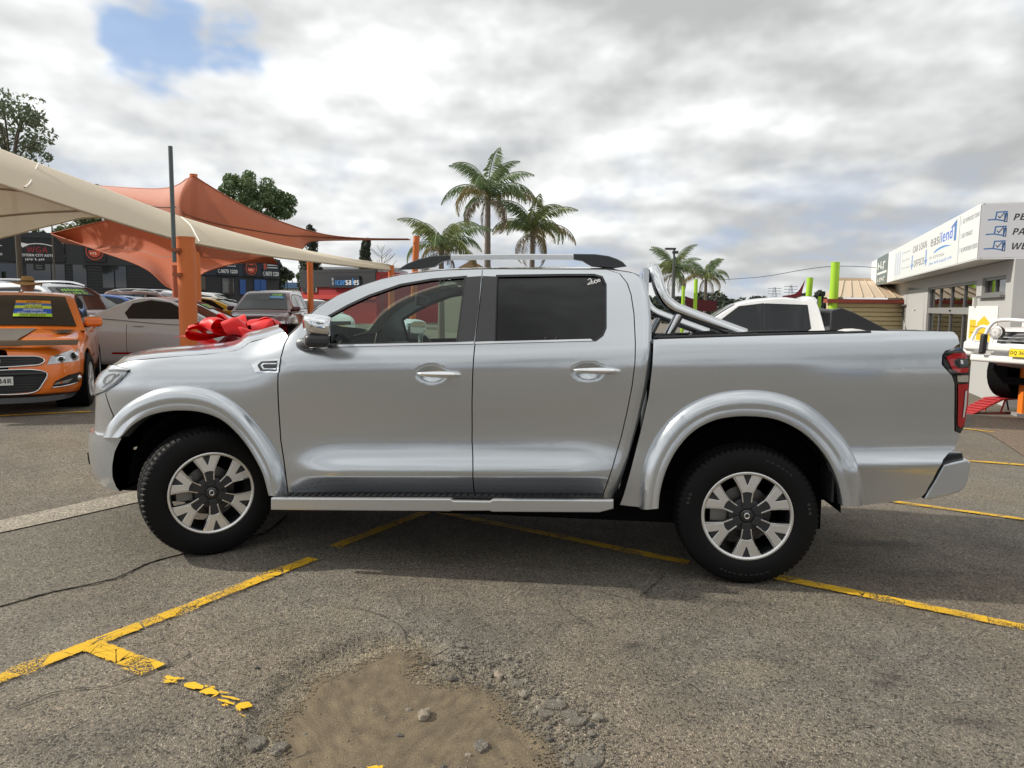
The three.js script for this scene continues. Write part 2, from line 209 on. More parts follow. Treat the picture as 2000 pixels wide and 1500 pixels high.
{
  const axis = (a, b, s, far, g) => { const l = []; for (let v = a; v <= b + 1e-6; v += s) l.push(v); let d = s; for (let v = b; v < far;) { d *= g; v += d; l.push(v); } d = s; for (let v = a; v > -far;) { d *= g; v -= d; l.unshift(v); } return l; };
  const X = axis(-3.2, 3.6, 0.03, 1500, 1.12), Zs = axis(-5.2, -1.7, 0.03, 1500, 1.12), pos = [], col = [], uv = [], idx = [];
  for (const z of Zs) for (const x of X) {
    const near = Math.hypot(x, z) < 40; pos.push(x, near ? surfaceH(x, z) : groundH(x, z), z); uv.push(x / 2.4, z / 2.4);
    let r = 0.44, g = 0.388, b = 0.312;
    if (near) {
      const m = 1 + 0.34 * fbm(x * .55, 1.7, z * .55, 3) + 0.34 * fbm(x * 2.6 + 9, 4.2, z * 2.6, 4) + 0.16 * fbm(x * 11, 1.2, z * 11, 2); r *= m; g *= m; b *= m;
      const w = fbm(x * .9 + 20, 2.2, z * .9, 3); r *= 1 + .10 * w; b *= 1 - .12 * w;
      for (const [ox, oz, rx, rz, k] of oil) { const d = Math.hypot((x - ox) / rx, (z - oz) / rz) + 0.55 * fbm(x * 8, 3, z * 8, 3); const q = sstep(1, .55, d) * k; r *= 1 - .62 * q; g *= 1 - .62 * q; b *= 1 - .58 * q; }
      for (const [ox, oz, rx, rz, k] of tan1) { const d = Math.hypot((x - ox) / rx, (z - oz) / rz) + 0.6 * fbm(x * 6, 8, z * 6, 3); const q = sstep(1.1, .4, d) * k; r = mix(r, .60, q); g = mix(g, .52, q); b = mix(b, .38, q); }
      if (z > -4.4 && Math.abs(x) < 2.4) { const d = sdPoly(hollow, x, z) + 0.07 * nz(x * 7, 1, z * 7) + .03 * nz(x * 19, 2, z * 19), q = sstep(0.03, -.09, d) * (.75 + .45 * fbm(x * 5, 7, z * 5, 3)); r = mix(r, .47, q); g = mix(g, .40, q); b = mix(b, .285, q); const e = sstep(.05, -.12, sdPoly(fresh, x, z) + .12 * fbm(x * 5, 3, z * 5, 3)) * .8; r = mix(r, .70, e); g = mix(g, .59, e); b = mix(b, .41, e); }
    }
    col.push(r, g, b);
  }
  const nx = X.length; for (let j = 0; j < Zs.length - 1; j++) for (let i = 0; i < nx - 1; i++) { const a = j * nx + i; idx.push(a, a + nx, a + nx + 1, a, a + nx + 1, a + 1); }
  const g = new THREE.BufferGeometry(); g.setAttribute('position', new THREE.Float32BufferAttribute(pos, 3)); g.setAttribute('uv', new THREE.Float32BufferAttribute(uv, 2)); g.setAttribute('color', new THREE.Float32BufferAttribute(col, 3)); g.setIndex(idx); g.computeVertexNormals();
  struct('asphalt_ground', g, gmat(1, 1, 1, 0.006, { vertexColors: true }));
}
function sheet(name, pxs, m, lift, step = 0.12) { // a thin layer on the ground, outline in photo pixels
  const P = worldPoly(pxs), g = panel([P.map((p) => [p[0], -p[1]])], (u, v) => V3(u, surfaceH(u, -v) + lift, -v), step, 0.01); const uv = g.attributes.uv, ps = g.attributes.position; for (let i = 0; i < uv.count; i++) uv.setXY(i, ps.getX(i) / 2.4 + .37, ps.getZ(i) / 2.4 + .11); return struct(name, g, m);
}
sheet('asphalt_patch', [[-200, 1240], [0, 1186], [90, 1160], [170, 1143], [225, 1130], [290, 1100], [330, 1089], [420, 1068], [520, 1040], [560, 1005], [420, 990], [250, 990], [0, 1046], [-200, 1092]], gmat(.41, .375, .30, .005), 0.006, .1);
sheet('concrete_strip', [[-200, 1066], [0, 1018], [130, 990], [256, 963], [420, 935], [420, 956], [258, 985], [130, 1014], [0, 1042], [-200, 1090]], gmat(.78, .70, .57, .0025), 0.007, .1);
sheet('paved_apron', [[1905, 815], [2300, 800], [2300, 1010], [2000, 892], [1965, 868], [1935, 850], [1900, 838]], gmat(.50, .37, .27, .005), 0.005, .2);
// cracks: thin bitumen-dark seams
{
  const crack = (l, w, seed) => { const r = rng(seed), c = new THREE.CatmullRomCurve3(l.map((p) => { const q = ground(p[0], p[1]); return V3(q.x, 0, q.z); }), false, 'centripetal'), n = Math.ceil(c.getLength() / .02), pts = c.getSpacedPoints(n), pos = [], idx = []; let a = 0, b = 0; pts.forEach((p, i) => { const t = pts[Math.min(n, i + 1)].clone().sub(pts[Math.max(0, i - 1)]).normalize(), k = w * (.25 + 1.1 * r()) * (i < 3 || i > n - 3 ? .3 : 1), wob = .012 * nz(i * .3, seed, 0) + .006 * (r() - .5); for (const s of [-1, 1]) { const x = p.x - t.z * (s * k + wob), z = p.z + t.x * (s * k + wob); pos.push(x, surfaceH(x, z) + .0075, z); } if (i) { const o = i * 2; idx.push(o - 2, o - 1, o + 1, o - 2, o + 1, o); } }); const g = new THREE.BufferGeometry(); g.setAttribute('position', new THREE.Float32BufferAttribute(pos, 3)); g.setIndex(idx); g.computeVertexNormals(); struct('asphalt_crack', g, mat(.035, .032, .028, .95)); };
  crack([[-60, 1200], [0, 1187], [90, 1161], [170, 1144], [225, 1131], [290, 1101], [332, 1088]], .006, 1);
  crack([[0, 1398], [60, 1372], [130, 1350], [190, 1345], [260, 1325], [330, 1300], [390, 1270]], .004, 2);
  crack([[1245, 1175], [1258, 1160], [1285, 1137], [1300, 1120]], .004, 3); crack([[1142, 1150], [1245, 1175]], .0025, 4);
  { const rr = rng(404); for (let k = 0; k < 46; k++) { const zone = k % 3; let x = zone === 0 ? 80 + rr() * 560 : zone === 1 ? 560 + rr() * 800 : 1150 + rr() * 800, y = zone === 0 ? 1210 + rr() * 270 : zone === 1 ? 1150 + rr() * 140 : 1200 + rr() * 280, a = rr() * 6.28; const l = [[x, y]]; for (let i = 0; i < 3 + rr() * 5; i++) { a += (rr() - .5) * 1.6; x += Math.cos(a) * 26; y += Math.sin(a) * 10; l.push([x, y]); } crack(l, .0009 + .0016 * rr(), 100 + k); } }
  crack([[310, 1210], [380, 1180], [470, 1160], [560, 1120]], .002, 6); crack([[800, 1250], [770, 1215], [700, 1190], [640, 1185]], .0025, 7); crack([[1180, 1290], [1240, 1262], [1300, 1250]], .002, 8); crack([[430, 1260], [500, 1230], [590, 1215]], .003, 9); crack([[70, 1480], [130, 1430], [210, 1400]], .003, 10);
}
{ // trodden dirt lying in the hollow, and fine crazing in the old asphalt
  const dirtTex = noiseTex(512, (i, j) => { const a = i / 512 * 6.2832, b = j / 512 * 6.2832, t = 1 + .30 * fbm(Math.cos(a) * 3 + 9, Math.sin(a) * 3 + Math.cos(b) * 3, Math.sin(b) * 3, 4) + .22 * nz(i * .31, j * .31, 3) + .16 * nz(i * .83, j * .83, 8); return [.66 * t, .595 * t, .495 * t].map((x) => Math.min(1, x * .92)); }, true);
  const bx = [Math.min(...hollow.map((p) => p[0])) - .15, Math.max(...hollow.map((p) => p[0])) + .15], bz = [Math.min(...hollow.map((p) => p[1])) - .15, Math.max(...hollow.map((p) => p[1])) + .1], n = 768;
  const mask = noiseTex(n, (i, j) => { const x = mix(bx[0], bx[1], i / n), z = mix(bz[0], bz[1], j / n), d = sdPoly(hollow, x, z) + .16 * fbm(x * 3.5, 1, z * 3.5, 3) + .05 * nz(x * 15, 5, z * 15), q = sstep(.06, -.34, d), f = .5 + .55 * nz(x * 70, 3, z * 70) + .40 * nz(x * 190, 8, z * 190); return f < q * 1.35 - .12 ? 1 : 0; }); mask.wrapS = mask.wrapT = THREE.ClampToEdgeWrapping;
  const g = gridGeo(90, 60, (u, v) => { const x = mix(bx[0], bx[1], u), z = mix(bz[0], bz[1], v); return V3(x, surfaceH(x, z) + .0035 + .002 * nz(x * 9, 2, z * 9), z); });
  const dm = dirtTex.clone(); dm.repeat.set(1.9, 1.2); dm.needsUpdate = true;
  struct('dirt_patch', g, new THREE.MeshStandardMaterial({ map: dm, bumpMap: dm, bumpScale: .005, roughness: .97, color: RGB(.42, .41, .385), alphaMap: mask, alphaTest: .5, side: THREE.DoubleSide }));
}
// yellow bay lines, worn into chips
const paintMask = (() => { // worn paint: cracked plates, frayed edges, stones showing through; 3 m x 0.125 m
  const w = 2048, h = 96, r = rng(91), d = new Uint8Array(w * h * 4), P = []; for (let k = 0; k < 46; k++) P.push([r() * 3, r() * .11, r()]);
  for (let j = 0; j < h; j++) for (let i = 0; i < w; i++) {
    const x = i / w * 3, y = (j / h) * .125 - .0625; let d1 = 9, d2 = 9, id = 0; P.forEach((p, k) => { let dx = Math.abs(x - p[0]); dx = Math.min(dx, 3 - dx); const q = dx * dx + (y + .055 - p[1]) ** 2; if (q < d1) { d2 = d1; d1 = q; id = k; } else if (q < d2) d2 = q; });
    const a = x / 3 * Math.PI * 2, cx = Math.cos(a) * .48, cz = Math.sin(a) * .48, n1 = fbm(cx * 26, y * 26, cz * 26, 3), n2 = fbm(cx * 140, y * 140, cz * 140, 2), n3 = nz(cx * 330, y * 330, cz * 330), wear = fbm(cx * 5, y * 5 + 3, cz * 5, 2);
    let on = 1; const e = Math.sqrt(d2) - Math.sqrt(d1); if (e < .002 + .007 * Math.max(0, n1)) on = 0; const half = .044 + .012 * n1 + .010 * n2; if (Math.abs(y) > half) on = 0; if (n2 + .7 * n3 > .36 - .95 * wear - (P[id][2] > .8 ? .35 : 0)) on = 0; if (P[id][2] > .94) on = n2 > .1 ? 1 : 0; d.set([on * 255, on * 255, on * 255, 255], (j * w + i) * 4);
  }
  const t = new THREE.DataTexture(d, w, h); t.wrapS = THREE.RepeatWrapping; t.wrapT = THREE.ClampToEdgeWrapping; t.magFilter = t.minFilter = THREE.LinearFilter; t.needsUpdate = true; return t;
})();
const yellow = mat(.72, .43, .012, .8), yellowWorn = new THREE.MeshStandardMaterial({ color: RGB(.72, .43, .012), map: noiseTex(256, (i, j) => { const t = .92 + .35 * fbm(i * .05, j * .05, 4, 4); return [t, t * .985, t * .95]; }), roughness: .8, alphaMap: paintMask, alphaTest: .5, side: THREE.DoubleSide });
function wornLine(a, b, width, off) { const p = ground(...a), q = ground(...b), t = V3(q.x - p.x, 0, q.z - p.z), len = t.length(); t.normalize(); const n = V3(-t.z, 0, t.x), N = Math.ceil(len / .05), g = gridGeo(N, 2, (u, v) => { const x = p.x + t.x * u * len + n.x * (v - .5) * width * 1.4, z = p.z + t.z * u * len + n.z * (v - .5) * width * 1.4; return V3(x, surfaceH(x, z) + .0105, z); }), uv = g.attributes.uv; for (let i = 0; i < uv.count; i++) uv.setXY(i, uv.getX(i) * len / 3 + off, uv.getY(i)); return struct('bay_line', g, yellowWorn); }
function bayLine(a, b, width, seed, miss = 0.03, small = 1) {
  const p = ground(...a), q = ground(...b), d = V3(q.x - p.x, 0, q.z - p.z), len = d.length(), t = d.normalize(), n = V3(-t.z, 0, t.x), r = rng(seed), gs = [];
  const chip = (s0, s1, w0, w1) => { const pts = [], m = 14; for (let k = 0; k < m; k++) { const f = k / m * 4, sd = Math.floor(f), u = f - sd, jit = () => (r() - .5) * .016; let s, w; if (sd === 0) { s = mix(s0, s1, u); w = w0; } else if (sd === 1) { s = s1; w = mix(w0, w1, u); } else if (sd === 2) { s = mix(s1, s0, u); w = w1; } else { s = s0; w = mix(w1, w0, u); } const corner = u < .01 ? .012 : 0, cs = (s0 + s1) / 2, cw = (w0 + w1) / 2; s += jit() + Math.sign(cs - s) * corner; w += jit() * .7 + Math.sign(cw - w) * corner * .6; pts.push({ x: p.x + t.x * s + n.x * w, z: p.z + t.z * s + n.z * w }); } const g = polyFlat(pts, 0); const ps = g.attributes.position; for (let i = 0; i < ps.count; i++) ps.setY(i, surfaceH(ps.getX(i), ps.getZ(i)) + .0105); gs.push(g); };
  for (let s = 0; s < len;) { const l = Math.min(len - s, (.04 + .13 * r()) * small + .02); if (r() > miss) { const two = r() < .55, c = (r() - .5) * width * .5; if (two) { chip(s, s + l - .008, -width / 2, c - .004); if (r() > .25) chip(s + (r() - .5) * .03, s + l - .008 + (r() - .5) * .03, c + .004, width / 2); else for (let k = 0; k < 6; k++) { const x = s + r() * l, y = mix(c, width / 2, r()); chip(x, x + .03, y, y + .012); } } else chip(s, s + l - .009, -width / 2, width / 2); } s += l; }
  for (let k = 0; k < len * 14; k++) { const s = r() * len, w = (r() < .5 ? -1 : 1) * (width * .5 + r() * .018); chip(s, s + .012 + .02 * r(), w, w + .008); }
  const g = mergeGeometries(gs); g.computeVertexNormals(); return struct('bay_line', g, yellow);
}
wornLine([-120, 1375], [612, 1094], .085, .1); wornLine([650, 1072], [846, 997], .085, .45); wornLine([180, 1264], [304, 1310], .10, .7); wornLine([852, 1001], [1345, 1101], .08, .3); wornLine([1505, 1128], [2200, 1268], .085, .62); wornLine([1588, 959], [2200, 1045], .085, .2); wornLine([1880, 900], [2200, 925], .09, .5); wornLine([1868, 836], [1940, 845], .09, .8); wornLine([-150, 824], [178, 805], .09, .35); wornLine([150, 748], [205, 742], .09, .9);
for (const [a, b, w, s] of [[[318, 1326], [352, 1335], .04, 32], [[365, 1338], [427, 1362], .045, 33], [[428, 1366], [488, 1388], .045, 34], [[716, 1491], [746, 1493], .035, 35]]) bayLine(a, b, w, s, 0, .7);
// loose stones and broken asphalt round the hollow
const G_stones = [0, 1, 2, 3, 4].map((k) => { const g = mergeVertices(new THREE.IcosahedronGeometry(1, 2).deleteAttribute('uv').deleteAttribute('normal')), p = g.attributes.position; for (let i = 0; i < p.count; i++) { const x = p.getX(i), y = p.getY(i), z = p.getZ(i), f = 1 + .45 * nz(x * 1.3 + k * 9, y * 1.3, z * 1.3) + .18 * nz(x * 3.5, y * 3.5 + k * 3, z * 3.5); p.setXYZ(i, x * f, y * f * .68, z * f); } g.computeVertexNormals(); return toCreasedNormals(g, .5); });
const stoneMats = [mat(.15, .137, .115, .95), mat(.19, .17, .14, .95), mat(.10, .092, .08, .95), mat(.25, .21, .16, .95)];
{
  const r = rng(77), put = (px, py, size, label, k = Math.floor(r() * 5), m = Math.floor(r() * 3), flat = 1) => { const p = ground(px, py), o = new THREE.Mesh(G_stones[k], stoneMats[m]); o.name = numbered('stone'); o.castShadow = o.receiveShadow = true; o.position.set(p.x, surfaceH(p.x, p.z) + size * .32 * flat, p.z); o.scale.set(size * (1 + .3 * r()), size * flat, size * (.8 + .3 * r())); o.rotation.y = r() * 6.3; scene.add(o); tag(o, label, 'stone', label.startsWith('broken') ? 'broken stones along the edge of the hollow' : undefined); };
  put(828, 1388, .030, 'largest lone brown stone lying in the bare dirt', 0, 3); put(975, 1312, .024, 'pale stone at the near lip of the broken asphalt', 1, 3);
  const edge = [[868, 1274], [900, 1290], [955, 1303], [1000, 1322], [1035, 1340], [1058, 1372], [1085, 1395], [1120, 1405], [1145, 1425], [1150, 1465], [1185, 1478]].map((p) => V3(p[0], p[1], 0)), c = new THREE.CatmullRomCurve3(edge);
  for (let i = 0; i < 190; i++) { const q = c.getPoint(r()); put(q.x + (r() + r() - 1.15) * 60, q.y + (r() + r() - .95) * 46, .005 + .019 * r() * r() * r() , 'broken grey stone in the crumbled edge of the hollow'); }
  for (let i = 0; i < 14; i++) put(500 + r() * 700, 1300 + r() * 190, .005 + .010 * r(), 'broken grey stone in the crumbled edge of the hollow');
  put(915, 1462, .010, 'small yellow paint flake lying loose in the dirt', 2, 3); 
  const slab = (px, py, sx, sz, a, label) => { const p = ground(px, py), pts = []; for (let k = 0; k < 9; k++) { const f = k / 9 * 6.28, q = .8 + .35 * r(); pts.push([Math.cos(f) * sx * q, Math.sin(f) * sz * q]); } const o = part(numbered('asphalt_chunk'), extrude(pts, .018, .004, 1).rotateX(-Math.PI / 2), gmat(.42, .38, .32, .003), scene); o.position.set(p.x, surfaceH(p.x, p.z) - .009, p.z); o.rotation.set(.06 * (r() - .5), a, .1 * (r() - .5)); tag(o, label, 'asphalt chunk', 'asphalt chunks broken off at the hollow'); };
  for (const [px, py] of [[1112, 1398], [1128, 1412], [1082, 1378], [1068, 1388], [1140, 1478], [1160, 1488], [1010, 1328], [940, 1445], [545, 1450], [500, 1440]]) slab(px, py, .026 + .022 * r(), .020 + .018 * r(), r() * 6, 'loose asphalt chunk with rough aggregate at the edge of the hollow');
  // fine gravel too small to count
  const N = 5200, im = new THREE.InstancedMesh(G_stones[3], mat(.19, .172, .145, .95), N), mm = new THREE.Matrix4(), qq = new THREE.Quaternion(), ee = new THREE.Euler(); im.name = 'fine_gravel'; im.castShadow = im.receiveShadow = true;
  for (let i = 0; i < N; i++) { let x, z; for (; ;) { const f = r(); if (f < .4) { const q = c.getPoint(r()), g = ground(q.x + (r() + r() - 1.1) * 90, q.y + (r() + r() - 1) * 70); x = g.x; z = g.z; break; } else { const g = ground(420 + r() * 800, 1225 + r() * 290); x = g.x; z = g.z; const sd = sdPoly(hollow, x, z); if (sd < -.25 ? r() < .12 : Math.abs(sd + .08) < .20 * r()) break; } } const s = .0018 + .0045 * r() * r(); mm.compose(V3(x, surfaceH(x, z) + s * .3, z), qq.setFromEuler(ee.set(r() * 6, r() * 6, r() * 6)), V3(s, s, s)); im.setMatrixAt(i, mm); { const t = .5 + r() * .8; im.setColorAt(i, RGB(t, t * .97, t * .92)); } }
  tag(im, 'fine loose gravel strewn over the bare dirt hollow', 'gravel', null, 'stuff'); scene.add(im);
}
// ---------------------------------------------------------------- the silver pickup
// local axes of the pickup: x runs from nose to tail, z towards the photographed side
const TRUCK = thing('silver_pickup', 'silver dual-cab pickup with chrome sports bar, parked side-on across the yellow lines', 'pickup', [-0.184, 0, -5.081], -6.579 * Math.PI / 180);
TRUCK.rotation.order = 'YXZ'; TRUCK.rotation.x = -0.028; TRUCK.position.y = -0.0252; // leans with the crossfall of the lot
TRUCK.updateMatrixWorld();
const TI = TRUCK.matrixWorld.clone().invert();
function locZ(px, py, z) { const c = camera.position.clone().applyMatrix4(TI), d = ray(px, py).transformDirection(TI); return c.addScaledVector(d, (z - c.z) / d.z); }
const Z1 = ([a, b]) => [150 + a / 2.778, 580 + b / 2.778], Z2 = ([a, b]) => [540 + a / 2.6316, 480 + b / 2.6316], Z3 = ([a, b]) => [1180 + a / 2.2054, 500 + b / 2.2054], Z5 = ([a, b]) => [1200 + a / 2.5, 380 + b / 2.5];
const HW = 0.945;
const secDoor = spline([[0.30, .11], [.44, .078], [.48, .05], [.52, .026], [.555, .007], [.585, .003], [.615, .010], [.66, .028], [.71, .041], [.77, .046], [.85, .040], [.95, .026], [1.05, .012], [1.13, .004], [1.18, .002], [1.23, .007], [1.28, .020], [1.32, .036], [1.36, .053], [1.5, .112], [1.6, .156], [1.68, .194], [1.74, .228], [1.80, .27]]);
const secPlain = spline([[.30, .06], [.44, .050], [.52, .045], [.62, .042], [.72, .042], [.82, .037], [.95, .024], [1.05, .011], [1.13, .004], [1.18, .002], [1.23, .007], [1.28, .020], [1.32, .036], [1.36, .053], [1.5, .112], [1.6, .156], [1.68, .194], [1.74, .228], [1.80, .27]]);
const secBed = spline([[.30, .09], [.44, .06], [.52, .042], [.58, .024], [.605, .014], [.625, .012], [.65, .022], [.69, .036], [.76, .038], [.86, .030], [.97, .015], [1.06, .005], [1.13, .002], [1.2, .005], [1.26, .014], [1.30, .025], [1.34, .045], [1.38, .08]]);
const secFender = spline([[.30, .06], [.5, .045], [.7, .038], [.85, .026], [.95, .014], [1.03, .008], [1.10, .010], [1.16, .020], [1.22, .040], [1.27, .066], [1.32, .105], [1.38, .17]]);
const noseTab = (() => { const P = []; let len = 0; const N = 400; for (let i = 0; i <= N; i++) { const f = i / N * Math.PI / 2, a = Math.pow(Math.sin(f), 2 / 3), b = Math.pow(Math.cos(f), 2 / 3); if (i) len += Math.hypot(a - P[i - 1][1], b - P[i - 1][2]) * 0.93; P.push([len, a, b]); } return P; })();
const NOSE0 = -1.7, NLEN = noseTab[400][0], SC = NOSE0 - NLEN;
const noseL = spline([[.30, .74], [.40, .83], [.50, .90], [.60, .925], [.70, .925], [.8, .90], [1.0, .855], [1.1, .825], [1.18, .775], [1.3, .70]]);
const bowls = [];
const cabRear = lin([[.30, .82], [.44, .855], [.55, .90], [.7, .955], [.9, 1.0], [1.1, 1.035], [1.3, 1.06], [1.45, 1.065], [1.6, 1.055], [1.7, 1.03], [1.78, .99]]);
let inCab = false;
function S(s, y, extra = 0) {
  const ye = y - 0.035 * clamp(s, NOSE0, 2.7);
  const A = sstep(-1.08, -0.70, s) * (1 - sstep(0.62, 1.04, s)), B = sstep(1.75, 2.15, s), F = 1 - sstep(-1.35, -0.95, s);
  let off = mix(secPlain(ye), secDoor(ye), A);
  if (B > 0 || s > 1.08) off = mix(s > 1.08 ? mix(secPlain(Math.min(ye, 1.2)) + Math.max(0, secBed(ye) - secBed(1.2)) * (ye > 1.2 ? 1 : 0), secBed(ye), B) : off, secBed(ye), B);
  if (F > 0) off = mix(off, secFender(ye), F);
  off += 0.03 * sstep(2.2, 2.75, s);
  for (const [bs, by, bx, bh] of bowls) { const r = ((s - bs) / bx) ** 2 + ((y - by) / bh) ** 2; if (r < 1) off += 0.030 * (1 - r) * (1 - r); }
  if (inCab) { const d = cabRear(y) - s + 0.012; if (d < 0.06) off += 0.06 * (1 - Math.sqrt(Math.max(0, 1 - ((0.06 - Math.max(d, 0.0)) / 0.06) ** 2))) * 0.9; }
  if (s > 2.56) { const d = 2.80 - s; if (d < 0.14) off += 0.14 * (1 - Math.sqrt(Math.max(0, 1 - ((0.14 - Math.max(d, 0)) / 0.14) ** 2))); }
  off -= extra;
  if (s >= NOSE0) return V3(s, y, HW - off);
  const q = Math.min(NOSE0 - s, NLEN); let k = clamp(Math.floor(q / NLEN * 400), 0, 399); while (k > 0 && noseTab[k][0] > q) k--; while (k < 399 && noseTab[k + 1][0] < q) k++;
  const t = (q - noseTab[k][0]) / (noseTab[k + 1][0] - noseTab[k][0] || 1), a = mix(noseTab[k][1], noseTab[k + 1][1], t), b = mix(noseTab[k][2], noseTab[k + 1][2], t), L = noseL(ye);
  const nx = -(a * a) / L, nzv = (b * b) / HW, nl = Math.hypot(nx, nzv) || 1;
  return V3(NOSE0 - L * a - nx / nl * off, y, HW * b - nzv / nl * off);
}
function fit(px, py, extra = 0) { // photo pixel -> (s, y) on the flank
  const g = locZ(px, py, 0.9); let s = g.x < NOSE0 ? NOSE0 - (NOSE0 - g.x) * 1.25 : g.x, y = g.y;
  const pr = (s_, y_) => project(S(s_, y_, extra).applyMatrix4(TRUCK.matrixWorld));
  for (let i = 0; i < 30; i++) { const [u, v] = pr(s, y), e = 0.002, a = pr(s + e, y), b = pr(s, y + e); const j11 = (a[0] - u) / e, j21 = (a[1] - v) / e, j12 = (b[0] - u) / e, j22 = (b[1] - v) / e, det = j11 * j22 - j12 * j21; if (Math.abs(det) < 1e3) break; const ru = px - u, rv = py - v; s = clamp(s + clamp((ru * j22 - rv * j12) / det, -0.15, 0.15), SC + 0.5, 2.79); y = clamp(y + clamp((j11 * rv - j21 * ru) / det, -0.15, 0.15), 0.2, 1.85); if (Math.hypot(ru, rv) < 0.02) break; }
  return [s, y];
}
const fits = (l, e = 0) => l.map((p) => fit(p[0], p[1], e));
const both = (name, geo, m, parent = TRUCK, label) => { const a = part(name, geo, m, parent, label); const b = part(name, mirrorZ(geo), m, parent); return [a, b]; };
const smooth2 = (l, n) => new THREE.CatmullRomCurve3(l.map((p) => V3(p[0], p[1], 0)), false, 'centripetal').getSpacedPoints(n).map((p) => [p.x, p.y]);

{ // handle recesses
  const a = fit(842, 731), b = fit(1149, 726); bowls.push([a[0], a[1], 0.105, 0.062], [b[0], b[1], 0.105, 0.062]);
}
// outlines traced from the photograph
const doorFront = [[65, 1282], [45, 1130], [25, 1000], [15, 850], [10, 700], [15, 620], [30, 560]].map(Z2).concat([[557, 672], [566, 655], [582, 640], [599, 621], [624, 599]]);
const doorTopF = [[660, 577], [700, 560], [745, 545.5], [783, 537], [863, 528.5], [941.5, 526]];
const split = [[941.5, 526], [1055, 200], [1045, 300], [1030, 420], [1020, 510], [1012, 600], [1005, 800], [1005, 1000], [1010, 1150], [1018, 1278]].map((p, i) => i ? Z2(p) : p);
const doorRearEdge = [[1187, 527], [1700, 124], [1762, 144], [1800, 192], [1820, 252], [1835, 350], [1842, 500], [1840, 600], [1825, 720], [1800, 850], [1770, 980], [1730, 1120], [1690, 1240], [1670, 1293]].map((p, i) => i ? Z2(p) : p);
const winF = [[644, 619], [644, 671], [891, 667], [907, 543], [844, 548], [783, 558.5], [722, 579.5], [681, 598.5]];
const winR = [[973, 541], [1100, 539], [1160, 539], [1174, 543], [1180.5, 556], [1180.5, 640], [1175, 653], [1163, 662], [969, 665.5]];
const grow = (l, k) => { const n = l.length; let A = 0; l.forEach((p, i) => { const q = l[(i + 1) % n]; A += p[0] * q[1] - q[0] * p[1]; }); const sg = A > 0 ? 1 : -1; return l.map((p, i) => { const a = l[(i + n - 1) % n], b = l[(i + 1) % n], e1 = [p[0] - a[0], p[1] - a[1]], e2 = [b[0] - p[0], b[1] - p[1]], L1 = Math.hypot(...e1), L2 = Math.hypot(...e2), n1 = [e1[1] / L1 * sg, -e1[0] / L1 * sg], n2 = [e2[1] / L2 * sg, -e2[0] / L2 * sg], m = [n1[0] + n2[0], n1[1] + n2[1]], d = Math.max(.6, (m[0] * m[0] + m[1] * m[1]) / 2); return [p[0] + m[0] * k / d, p[1] + m[1] * k / d]; }); };
const sh = (l, dx) => l.map((p) => [p[0] + dx, p[1]]);

const fd = fits([...doorFront, ...doorTopF, ...sh(split.slice(1), -1.1)]), rd = fits([...sh(split, 1.1), ...doorRearEdge.slice().reverse()]);
const wF = fits(winF), wR = fits(winR), wFo = fits(grow(winF, 3.2)), wRo = fits(grow(winR, 3.2));
const SM = (x) => (u, v) => S(u, v, x);
const [fdoor, fdoor2] = both('front_door', panel([fd, wFo], SM(0), 0.014, 0.03), M.silver);
const [rdoor, rdoor2] = both('rear_door', panel([rd, wRo], SM(0), 0.014, 0.03), M.silver);
const sub = (pair, name, geo, m, label) => { part(name, geo, m, pair[0], label); part(name, mirrorZ(geo), m, pair[1]); };
const FD = [fdoor, fdoor2], RD = [rdoor, rdoor2];
sub(FD, 'window_seal', panel([fits(grow(winF, 4.4)), wF], SM(0.0012), 0.02, 0.02), M.black);
sub(RD, 'window_seal', panel([fits(grow(winR, 4.4)), wR], SM(0.0012), 0.02, 0.02), M.black);
sub(FD, 'window_glass', panel([wF], SM(-0.010), 0.04, 0), M.glassClear);
sub(RD, 'window_glass', panel([wR], SM(-0.010), 0.04, 0), M.glassTint, 'dark tinted rear door window with a handwritten white mark');
sub(FD, 'pillar_trim', panel([fits([[911, 541], [940, 539], [935.5, 594], [929.5, 640], [926, 665.5], [895, 667]])], SM(0.0035), 0.02, 0.012), M.satin);
sub(RD, 'pillar_trim', panel([fits([[943, 539], [971, 540], [966.5, 665], [928.5, 666.5], [932, 640], [938, 594]])], SM(0.0035), 0.02, 0.012), M.satin);
sub(FD, 'chrome_strip', panel([fits([[640, 673.5], [925.5, 667.5], [925.3, 671.6], [640, 677.6]])], SM(0.005), 0.03, 0.01), M.chrome);
sub(RD, 'chrome_strip', panel([fits([[928.5, 667.5], [1154, 661.8], [1158, 665.5], [928, 671.6]])], SM(0.005), 0.03, 0.01), M.chrome);
function handle(px0, px1, py, pair) { const a = fit(px0, py), b = fit(px1, py), cx = (a[0] + b[0]) / 2, cy = (a[1] + b[1]) / 2, hl = (b[0] - a[0]) / 2, p = S(a[0] - 0.03, cy), g = gridGeo(28, 14, (u, v) => { const t = u * 2 - 1, q = v * 2 * Math.PI, w = Math.pow(Math.max(0, 1 - Math.abs(t) ** 2.6), 0.5) * (0.75 + 0.25 * sstep(-1, 0.5, t)); return V3(cx + t * hl, cy + 0.019 * w * Math.sin(q), p.z + 0.006 + 0.03 * (1 - t ** 4) + 0.014 * w * Math.cos(q)); }); sub(pair, 'door_handle', g, M.chrome); }
handle(812, 901, 730.5, FD); handle(1118, 1214, 723.5, RD);
